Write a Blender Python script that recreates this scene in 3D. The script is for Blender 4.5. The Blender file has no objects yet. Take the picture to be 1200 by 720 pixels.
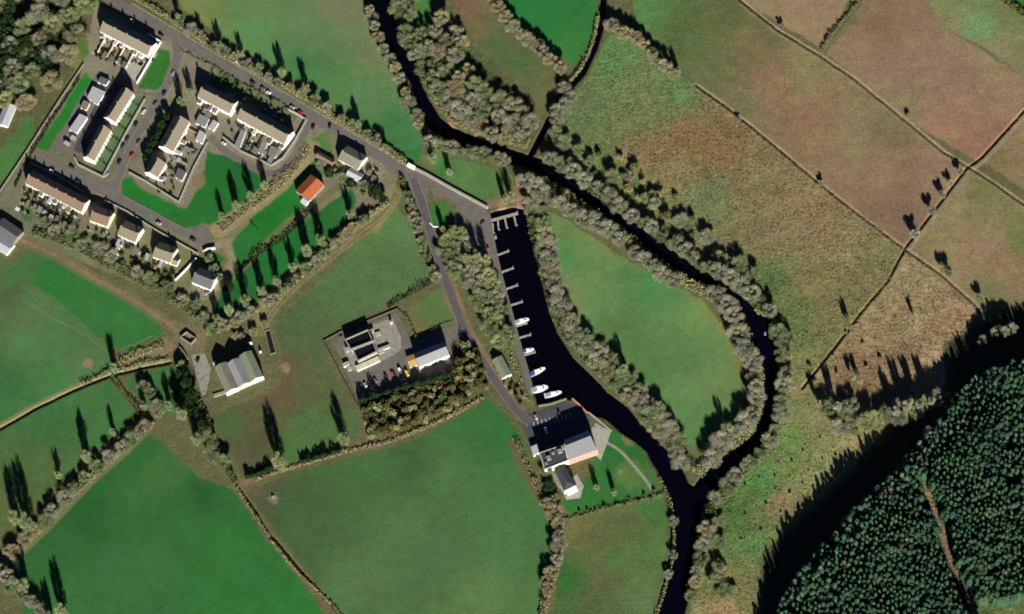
import bpy, math, random
import numpy as np
from mathutils import Vector, Matrix
R = math.radians
rng = random.Random(7); nrng = np.random.default_rng(7)
scene = bpy.context.scene
COL = scene.collection

# ------------------------------------------------------------------ camera
WIDTH, DIST = 780.0, 2600.0            # metres across the frame at the middle, distance of the camera
TILT, AZ = R(26), R(13)
cpos = Vector((math.sin(TILT)*math.sin(AZ), -math.sin(TILT)*math.cos(AZ), math.cos(TILT)))*DIST
fwd = (-cpos).normalized(); rgt = fwd.cross(Vector((0, 1, 0))).normalized(); upv = rgt.cross(fwd).normalized()
cd = bpy.data.cameras.new('camera'); cam = bpy.data.objects.new('camera', cd); COL.objects.link(cam)
m = Matrix((rgt, upv, -fwd)).transposed().to_4x4(); m.translation = cpos; cam.matrix_world = m
cd.sensor_width = 36; cd.lens = 36*DIST/WIDTH; cd.clip_start = 10; cd.clip_end = 60000
scene.camera = cam
# ------------------------------------------------------------------ sky, sun, exposure
SUN_EL, SUN_AZ = R(20.5), R(166)          # azimuth clockwise from north (+Y)
w = bpy.data.worlds.new('World'); scene.world = w; w.use_nodes = True
nt = w.node_tree; bg = nt.nodes['Background']; sky = nt.nodes.new('ShaderNodeTexSky')
sky.sky_type = 'NISHITA'; sky.sun_disc = False; sky.sun_elevation = SUN_EL; sky.air_density = .35; sky.dust_density = 0; sky.ozone_density = 4; sky.altitude = 4000; sky.sun_rotation = SUN_AZ
nt.links.new(sky.outputs[0], bg.inputs[0]); bg.inputs[1].default_value = 0.05
sd = bpy.data.lights.new('sun', 'SUN'); sd.energy = 5.0; sd.angle = R(0.5); sd.color = (1, 0.95, 0.87)
so = bpy.data.objects.new('sun', sd); COL.objects.link(so)
svec = Vector((math.sin(SUN_AZ)*math.cos(SUN_EL), math.cos(SUN_AZ)*math.cos(SUN_EL), math.sin(SUN_EL)))
so.rotation_euler = svec.to_track_quat('Z', 'Y').to_euler(); so.location = (0, 0, 500)
scene.view_settings.view_transform = 'Standard'; scene.view_settings.look = 'None'
scene.view_settings.exposure = 1.36
scene.view_settings.gamma = 1; scene.view_settings.use_curve_mapping = False
scene.render.engine = 'CYCLES'; scene.cycles.max_bounces = 4; scene.cycles.filter_width = 1.8
K = 0.66                                # albedo = observed sunlit value * K

# ------------------------------------------------------------------ mapping photo pixel -> place
def s2l(v):
    v = v/255.0
    return v/12.92 if v <= 0.04045 else ((v+0.055)/1.055)**2.4
def C(r, g, b, k=K): return (min(.85, s2l(r)*k), min(.85, s2l(g)*k), min(.85, s2l(b)*k), 1)
def at(px, py, z=0.0):
    d = fwd + rgt*((px-600)/1200*WIDTH/DIST) + upv*((360-py)/1200*WIDTH/DIST)
    t = (z-cpos.z)/d.z
    return Vector((cpos.x+d.x*t, cpos.y+d.y*t, z))
def at_np(px, py, z):
    a = (px-600)/1200*WIDTH/DIST; b = (360-py)/1200*WIDTH/DIST
    d = [fwd[i]+rgt[i]*a+upv[i]*b for i in range(3)]
    t = (z-cpos.z)/d[2]
    return cpos.x+d[0]*t, cpos.y+d[1]*t
def inpoly(X, Y, poly):
    m = np.zeros(X.shape, bool); n = len(poly)
    for i in range(n):
        x0, y0 = poly[i]; x1, y1 = poly[(i+1) % n]
        if y0 == y1: continue
        m ^= ((y0 > Y) != (y1 > Y)) & (X < (x1-x0)*(Y-y0)/(y1-y0)+x0)
    return m
def pdist(X, Y, pts, closed=False):
    D = np.full(X.shape, 1e9); n = len(pts)
    for i in range(n if closed else n-1):
        x0, y0 = pts[i]; x1, y1 = pts[(i+1) % n]
        dx, dy = x1-x0, y1-y0; L = dx*dx+dy*dy+1e-9
        t = np.clip(((X-x0)*dx+(Y-y0)*dy)/L, 0, 1)
        D = np.minimum(D, np.hypot(X-x0-t*dx, Y-y0-t*dy))
    return D
def sst(x): x = np.clip(x, 0, 1); return x*x*(3-2*x)
def smooth(pts, n=5):
    out = []
    P = [pts[0]]+list(pts)+[pts[-1]]
    for i in range(1, len(P)-2):
        p0, p1, p2, p3 = P[i-1], P[i], P[i+1], P[i+2]
        for k in range(n):
            t = k/n
            out.append(tuple(0.5*((2*p1[j])+(-p0[j]+p2[j])*t+(2*p0[j]-5*p1[j]+4*p2[j]-p3[j])*t*t+(-p0[j]+3*p1[j]-3*p2[j]+p3[j])*t**3) for j in (0, 1)))
    out.append(tuple(pts[-1])); return out
WATER = [(425,-60),(428,0),(437,25),(450,50),(466,75),(480,95),(486,115),(492,130),(502,150),(530,167),(560,179),(597,192),(625,199),(650,215),(683,238),(705,255),(728,272),(748,290),(770,308),(795,325),(820,340),(838,350),(857,364),(869,380),(880,398),(886,420),(893,450),(896,475),(888,490),(886,505),(872,520),(850,532),(834,545),(820,560),(813,570),
 (806,566),(800,550),(785,532),(767,512),(752,498),(735,477),(712,460),(695,442),(672,420),(653,390),(643,365),(637,340),(627,300),(620,270),(616,246),(600,243),(572,250),
 (574,270),(580,300),(590,340),(598,365),(605,390),(612,415),(620,440),(625,462),(630,474),(642,473),(662,467),(678,470),(688,483),(710,491),(727,506),(745,518),(757,528),(764,542),(774,556),(780,577),(785,605),(786,635),(782,665),(775,690),(768,720),(758,790),
 (795,790),(801,720),(807,700),(812,680),(815,660),(818,640),(820,610),(825,592),(838,578),(850,562),(866,548),(882,535),(898,520),(905,505),(908,492),(910,475),(915,460),(914,445),(910,420),(912,400),(908,380),(893,369),(878,355),(860,340),(840,329),(820,318),(803,303),(785,290),(760,270),(735,256),(712,238),(695,218),(672,203),(640,188),(610,179),(590,172),(550,158),(530,149),(515,137),(503,117),(493,97),(488,72),(476,50),(463,25),(457,0),(455,-60)]
STREAM = [(708,-60),(707,0),(706,25),(697,55),(683,85),(658,112),(646,135),(636,155),(622,182)]
HILL = [(1320,300),(1200,352),(1150,372),(1105,400),(1107,450),(1040,500),(1000,545),(930,610),(892,650),(885,720),(870,860)]
HILLP = HILL+[(6000,860),(6000,5000),(6000,300)]
def elev_np(X, Y):
    m = inpoly(X, Y, HILL+[(870,6000),(6000,6000),(6000,300)])
    z = np.zeros(X.shape)
    if m.any():
        d = pdist(X[m], Y[m], HILL)
        z[m] = 6*sst(d/88)+np.minimum(d, 900)*0.045
    return z
def elev(px, py): return float(elev_np(np.array([px*1.0]), np.array([py*1.0]))[0])

# ------------------------------------------------------------------ materials
def mat(name, col, rough=0.9, var=0.12, scale=0.5, bump=0.0, metal=0.0, spec=0.2, col2=None, randv=0.0, translucent=0.0, coord='Object'):
    m = bpy.data.materials.new(name); m.use_nodes = True; t = m.node_tree; b = t.nodes['Principled BSDF']
    b.inputs['Roughness'].default_value = rough; b.inputs['Metallic'].default_value = metal
    b.inputs['Specular IOR Level'].default_value = spec
    tc = t.nodes.new('ShaderNodeTexCoord'); nz = t.nodes.new('ShaderNodeTexNoise')
    nz.inputs['Scale'].default_value = scale; nz.inputs['Detail'].default_value = 5
    t.links.new(tc.outputs[coord], nz.inputs['Vector'])
    mx = t.nodes.new('ShaderNodeMix'); mx.data_type = 'RGBA'
    c2 = col2 or tuple(c*(1+var*1.5) for c in col[:3])+(1,)
    c1 = col if col2 else tuple(c*(1-var*1.5) for c in col[:3])+(1,)
    mx.inputs['A'].default_value = c1; mx.inputs['B'].default_value = c2
    mr = t.nodes.new('ShaderNodeMapRange'); mr.inputs['From Min'].default_value = .3; mr.inputs['From Max'].default_value = .7
    t.links.new(nz.outputs['Fac'], mr.inputs['Value']); t.links.new(mr.outputs[0], mx.inputs['Factor'])
    out = mx.outputs['Result']
    if randv:
        oi = t.nodes.new('ShaderNodeObjectInfo'); r2 = t.nodes.new('ShaderNodeMapRange')
        r2.inputs['To Min'].default_value = 1-randv; r2.inputs['To Max'].default_value = 1+randv
        hs = t.nodes.new('ShaderNodeHueSaturation'); t.links.new(oi.outputs['Random'], r2.inputs['Value'])
        t.links.new(r2.outputs[0], hs.inputs['Value']); t.links.new(out, hs.inputs['Color'])
        r3 = t.nodes.new('ShaderNodeMapRange'); r3.inputs['To Min'].default_value = .488; r3.inputs['To Max'].default_value = .53
        ml = t.nodes.new('ShaderNodeMath'); ml.operation = 'MULTIPLY'; ml.inputs[1].default_value = 7.31
        fr = t.nodes.new('ShaderNodeMath'); fr.operation = 'FRACT'
        t.links.new(oi.outputs['Random'], ml.inputs[0]); t.links.new(ml.outputs[0], fr.inputs[0]); t.links.new(fr.outputs[0], r3.inputs['Value'])
        t.links.new(r3.outputs[0], hs.inputs['Hue'])
        out = hs.outputs['Color']
    t.links.new(out, b.inputs['Base Color'])
    if bump:
        bp = t.nodes.new('ShaderNodeBump'); bp.inputs['Strength'].default_value = 1; bp.inputs['Distance'].default_value = bump
        t.links.new(nz.outputs['Fac'], bp.inputs['Height']); t.links.new(bp.outputs[0], b.inputs['Normal'])
    if translucent:
        tr = t.nodes.new('ShaderNodeBsdfTranslucent'); ms = t.nodes.new('ShaderNodeMixShader'); ms.inputs[0].default_value = translucent
        t.links.new(out, tr.inputs[0]); t.links.new(b.outputs[0], ms.inputs[1]); t.links.new(tr.outputs[0], ms.inputs[2])
        t.links.new(ms.outputs[0], t.nodes['Material Output'].inputs[0])
    return m
M = {}
M['asphalt'] = mat('asphalt', C(114,109,103), .9, .08, .15, .0)
M['asphalt_dark'] = mat('asphalt_dark', C(98,90,94), .9, .08, .15)
M['asphalt_black'] = mat('asphalt_black', C(78,76,84), .9, .1, .15)
M['concrete'] = mat('concrete', C(150,147,134), .9, .14, .4)
M['concrete_pale'] = mat('concrete_pale', C(172,170,158), .9, .12, .5)
M['gravel'] = mat('gravel', C(134,128,110), 1, .3, .5)
M['track'] = mat('track', C(128,114,86), 1, .2, .4)
M['wall_white'] = mat('white_render', (.55,.54,.48,1), .8, .05, .6)
M['wall_cream'] = mat('cream_render', (.5,.46,.36,1), .8, .06, .6)
M['wall_stone'] = mat('stone', C(140,135,118), .95, .2, 1.2)
M['wall_brick'] = mat('brick', (.46,.2,.15,1), .9, .15, 2)
M['wall_dark'] = mat('dark_block', C(95,92,85), .95, .15, 1.2)
def rooftile(name, c, v=.12):
    return mat(name, c, .85, v, .9, .02)
M['roof_brown'] = rooftile('brown_roof_tiles', C(136,127,108))
M['roof_redbrown'] = rooftile('red_brown_roof_tiles', C(132,112,94))
M['roof_grey'] = rooftile('grey_slate', C(105,104,108))
M['roof_dark'] = rooftile('dark_slate', C(70,70,74))
M['roof_lightgrey'] = mat('metal_sheet', C(140,142,142), .5, .08, .7, 0, 0, .4)
M['roof_tan'] = mat('weathered_sheet', C(132,130,114), .7, .12, .5)
M['roof_bluegrey'] = mat('galvanised_sheet', C(140,145,145), .5, .1, .6, 0, 0, .4)
M['roof_greengrey'] = mat('mossy_sheet', C(128,138,112), .8, .12, .6)
M['roof_orange'] = mat('rusty_orange_sheet', C(178,98,62), .8, .18, .8)
M['roof_white'] = mat('white_sheet', C(182,184,188), .6, .08, .6)
M['glass'] = mat('window_glass', (.02,.025,.03,1), .15, .1, 1, 0, 0, .5)
M['door'] = mat('painted_door', (.12,.05,.04,1), .5, .1, 1)
M['white_paint'] = mat('white_paint', (.75,.75,.72,1), .4, .04, 1)
M['gelcoat'] = mat('white_gelcoat', (.72,.73,.74,1), .3, .03, 1, 0, 0, .5)
M['canvas_blue'] = mat('blue_canvas', (.03,.06,.16,1), .8, .1, 2)
M['canvas_grey'] = mat('grey_canvas', (.25,.25,.27,1), .8, .1, 2)
M['pontoon'] = mat('pontoon_deck', C(165,160,150), .85, .12, .8)
M['tyre'] = mat('tyre', (.02,.02,.02,1), .9, .05, 1)
M['bark'] = mat('bark', C(105,98,80), 1, .2, 1.5)
M['twig_grey'] = mat('grey_twigs', C(186,184,158), 1, .2, .35, 0, 0, 0, None, .17, .4)
M['twig_green'] = mat('ivy_green_twigs', C(158,168,122), 1, .25, .35, 0, 0, 0, None, .17, .35)
M['twig_tan'] = mat('tan_twigs', C(188,176,140), 1, .22, .35, 0, 0, 0, None, .14, .35)
M['twig_yellow'] = mat('yellow_green_twigs', C(184,188,132), 1, .22, .35, 0, 0, 0, None, .12, .35)
M['leaf_dark'] = mat('evergreen_leaves', C(48,72,38), .9, .3, .4, 0, 0, .1, None, .2, .15)
M['needle'] = mat('needles', C(86,118,82), .9, .25, .1, 0, 0, .1, C(58,98,80), .35, .35)
M['gorse'] = mat('gorse_leaves', C(92,90,54), .95, .3, .4, 0, 0, .1, C(128,114,72), .25, .15)
M['hedge_tan'] = mat('hedge_twigs', C(180,168,128), 1, .25, .2, 0, 0, 0, C(142,144,100), .1, .2)
M['hedge_green'] = mat('hedge_leaves', C(100,116,68), .95, .3, .2, 0, 0, 0, C(132,132,86), .1, .2)
M['hedge_dark'] = mat('clipped_hedge', C(50,66,38), .95, .3, .4, 0, 0, 0, None, .1, .1)
M['soil'] = mat('peat_sludge', C(30,26,24), .6, .2, .5)
M['tank_water'] = mat('tank_water', (.006,.006,.008,1), .15, .1, .5, 0, 0, .3)
M['line_paint'] = mat('line_paint', (.6,.6,.58,1), .7, .05, 1)
CARC = {'white': (.7,.7,.7,1), 'silver': (.35,.36,.38,1), 'black': (.015,.015,.018,1), 'dark blue': (.015,.02,.06,1), 'red': (.45,.02,.03,1), 'grey': (.12,.12,.13,1), 'yellow': (.6,.42,.05,1)}
for k, v in CARC.items(): M['car_'+k] = mat('car_paint_'+k.replace(' ', '_'), v, .3, .02, 1, 0, 0, .5)

# ------------------------------------------------------------------ mesh helpers
class MB:
    def __init__(s): s.v = []; s.f = []
    def add(s, vs, fs):
        o = len(s.v); s.v += [tuple(v) for v in vs]; s.f += [tuple(i+o for i in f) for f in fs]; return s
    def prism(s, poly, z0, z1):
        n = len(poly)
        a = sum(poly[i][0]*poly[(i+1) % n][1]-poly[(i+1) % n][0]*poly[i][1] for i in range(n))
        if a < 0: poly = poly[::-1]
        vs = [(p[0], p[1], z0) for p in poly]+[(p[0], p[1], z1) for p in poly]
        s.add(vs, [tuple(range(n-1, -1, -1)), tuple(range(n, 2*n))]+[(i, (i+1) % n, n+(i+1) % n, n+i) for i in range(n)]); return s
    def box(s, cx, cy, cz, sx, sy, sz, ang=0):
        ca, sa = math.cos(ang), math.sin(ang)
        q = [(cx+x*ca-y*sa, cy+x*sa+y*ca) for x, y in ((-sx/2,-sy/2),(sx/2,-sy/2),(sx/2,sy/2),(-sx/2,sy/2))]
        return s.prism(q, cz-sz/2, cz+sz/2)
    def tube(s, p, q, r0, r1, n=5):
        p, q = Vector(p), Vector(q); d = (q-p).normalized()
        a = d.cross(Vector((0, 0, 1)) if abs(d.z) < .9 else Vector((1, 0, 0))).normalized(); b = d.cross(a)
        vs = []
        for c, r in ((p, r0), (q, r1)):
            for i in range(n):
                t = 2*math.pi*i/n; vs.append(c+a*math.cos(t)*r+b*math.sin(t)*r)
        s.add(vs, [(i, (i+1) % n, n+(i+1) % n, n+i) for i in range(n)]+[tuple(range(n-1, -1, -1)), tuple(range(n, 2*n))]); return s
    def mesh(s, name, m):
        me = bpy.data.meshes.new(name); me.from_pydata(s.v, [], s.f); me.materials.append(m); me.update(); return me
def link(name, me, parent=None, loc=None):
    o = bpy.data.objects.new(name, me); COL.objects.link(o)
    if parent: o.parent = parent
    if loc is not None: o.location = loc
    return o
def obj(name, mb, m, parent=None, loc=None): return link(name, mb.mesh(name, m), parent, loc)
def thing(name, label, cat, loc=(0, 0, 0), rz=0, group=None):
    o = bpy.data.objects.new(name, None); COL.objects.link(o); o.location = loc; o.rotation_euler = (0, 0, rz)
    o.empty_display_size = 1; return tag(o, label, cat, group)
def tag(o, label, cat, group=None, kind=None):
    o['label'] = label; o['category'] = cat
    if group: o['group'] = group
    if kind: o['kind'] = kind
    return o
def struct(o): o['kind'] = 'structure'; return o
def tri_mesh(name, T, m, extra=None):
    n = len(T); me = bpy.data.meshes.new(name); k = T.shape[1]
    me.vertices.add(n*k); me.vertices.foreach_set('co', T.reshape(-1).astype(np.float32))
    me.loops.add(n*k); me.loops.foreach_set('vertex_index', np.arange(n*k, dtype=np.int32))
    me.polygons.add(n); me.polygons.foreach_set('loop_start', np.arange(0, n*k, k, dtype=np.int32))
    me.polygons.foreach_set('loop_total', np.full(n, k, dtype=np.int32))
    me.materials.append(m); me.update(); me.validate(); return me
def leaf_tris(centres, sizes, aspect=1.0, up=0.0):
    """random little triangles, one per centre"""
    n = len(centres)
    d1 = nrng.normal(size=(n, 3)); d1[:, 2] += up*np.sign(d1[:, 2]+1e-6); d1 /= np.linalg.norm(d1, axis=1)[:, None]
    d2 = nrng.normal(size=(n, 3)); d2 -= d1*(d1*d2).sum(1)[:, None]; d2 /= np.linalg.norm(d2, axis=1)[:, None]
    s = np.asarray(sizes).reshape(-1, 1)
    return np.stack([centres-d2*s*.5/aspect-d1*s*.5*aspect, centres+d2*s*.5/aspect-d1*s*.5*aspect, centres+d1*s*.6*aspect], 1)
def ball(n, r, c, squash=1.0):
    d = nrng.normal(size=(n, 3)); d /= np.linalg.norm(d, axis=1)[:, None]
    return np.array(c)+d*(r*nrng.random((n, 1))**.45)*np.array([1, 1, squash])

# ------------------------------------------------------------------ ground sheet
def axis(lo, hi, step, far):
    a = list(np.arange(lo, hi+step, step)); d = step; x = a[-1]; post = []
    while x < far[1]: d *= 1.35; x += d; post.append(x)
    d = step; x = a[0]; pre = []
    while x > far[0]: d *= 1.35; x -= d; pre.append(x)
    return np.array(pre[::-1]+a+post)
STEP = 1.45
ax = axis(-50, 1250, STEP, (-5200, 6200)); ay = axis(-50, 770, STEP, (-4200, 4200))
PX, PY = np.meshgrid(ax, ay); NX, NY = len(ax), len(ay)
def wn(X, Y, s, seed):
    r = np.random.default_rng(seed); out = np.zeros(X.shape)
    for k in range(7):
        a = r.random()*6.28; f = (0.6+r.random()*1.2)/s; out += np.sin((X*math.cos(a)+Y*math.sin(a))*f*6.28+r.random()*6.28)
    return out/7
WX = PX+1.6*wn(PX, PY, 14, 1)+2.0*wn(PX, PY, 45, 2); WY = PY+1.6*wn(PX, PY, 14, 3)+2.0*wn(PX, PY, 45, 4)
col = np.zeros(PX.shape+(3,)); col[:] = C(100,102,68)[:3]
tus = np.full(PX.shape, .45)
def paint_poly(poly, ctl, t=.15, soft=1.2, warp=True):
    X, Y = (WX, WY) if warp else (PX, PY)
    xs = [p[0] for p in poly]; ys = [p[1] for p in poly]
    sel = (PX > min(xs)-8) & (PX < max(xs)+8) & (PY > min(ys)-8) & (PY < max(ys)+8)
    x, y = X[sel], Y[sel]
    d = pdist(x, y, poly, True); d = np.where(inpoly(x, y, poly), d, -d)
    a = sst(d/(2*soft)+.5)
    c = np.zeros(x.shape+(3,)); W = np.zeros(x.shape)
    for (cx, cy, rgb) in ctl:
        ww = 1/((x+9*wn(x, y, 30, 9)-cx)**2+(y+9*wn(x, y, 30, 10)-cy)**2+60)**1.5
        c += ww[..., None]*np.array(C(*rgb)[:3]); W += ww
    c /= W[..., None]
    col[sel] = col[sel]*(1-a[..., None])+c*a[..., None]
    tus[sel] = tus[sel]*(1-a)+t*a
def paint_line(pts, width, rgb, soft=1.0, op=1.0, t=None, k=K):
    xs = [p[0] for p in pts]; ys = [p[1] for p in pts]
    sel = (PX > min(xs)-20) & (PX < max(xs)+20) & (PY > min(ys)-20) & (PY < max(ys)+20)
    d = pdist(PX[sel]+.5*wn(PX[sel], PY[sel], 9, 5), PY[sel]+.5*wn(PX[sel], PY[sel], 9, 6), pts)
    a = sst((width/2-d)/soft+.5)*op
    col[sel] = col[sel]*(1-a[..., None])+np.array(C(*rgb, k)[:3])*a[..., None]
    if t is not None: tus[sel] = tus[sel]*(1-a)+t*a
def spot(cx, cy, r, rgb, soft=4, op=1.0): 
    sel = (abs(PX-cx) < r+soft+4) & (abs(PY-cy) < r+soft+4)
    d = np.hypot(WX[sel]-cx, WY[sel]-cy)*(1+.25*wn(WX[sel], WY[sel], 12, 8)); a = sst((r-d)/soft+.5)*op
    col[sel] = col[sel]*(1-a[..., None])+np.array(C(*rgb)[:3])*a[..., None]
G = (95,98,62)
# woods floor and village base
paint_poly([(-60,-60),(112,-60),(112,10),(100,60),(90,90),(20,200),(-60,260)], [(50,40,(52,60,36)),(20,90,(48,76,38)),(90,30,(95,92,66)),(60,100,(100,102,66)),(10,150,(100,100,68))], .6)
paint_poly([(112,5),(200,45),(360,125),(440,170),(470,195),(455,235),(400,250),(300,340),(240,380),(180,340),(0,270),(0,230),(30,180),(95,85)], [(150,60,(140,132,110)),(120,160,(112,106,92)),(250,150,(136,130,110)),(60,240,(118,118,92)),(330,170,(134,130,108)),(200,320,(120,122,84)),(215,190,(138,130,108)),(120,75,(132,126,104)),(420,200,(128,122,96)),(260,330,(120,118,82))], .3)
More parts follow.
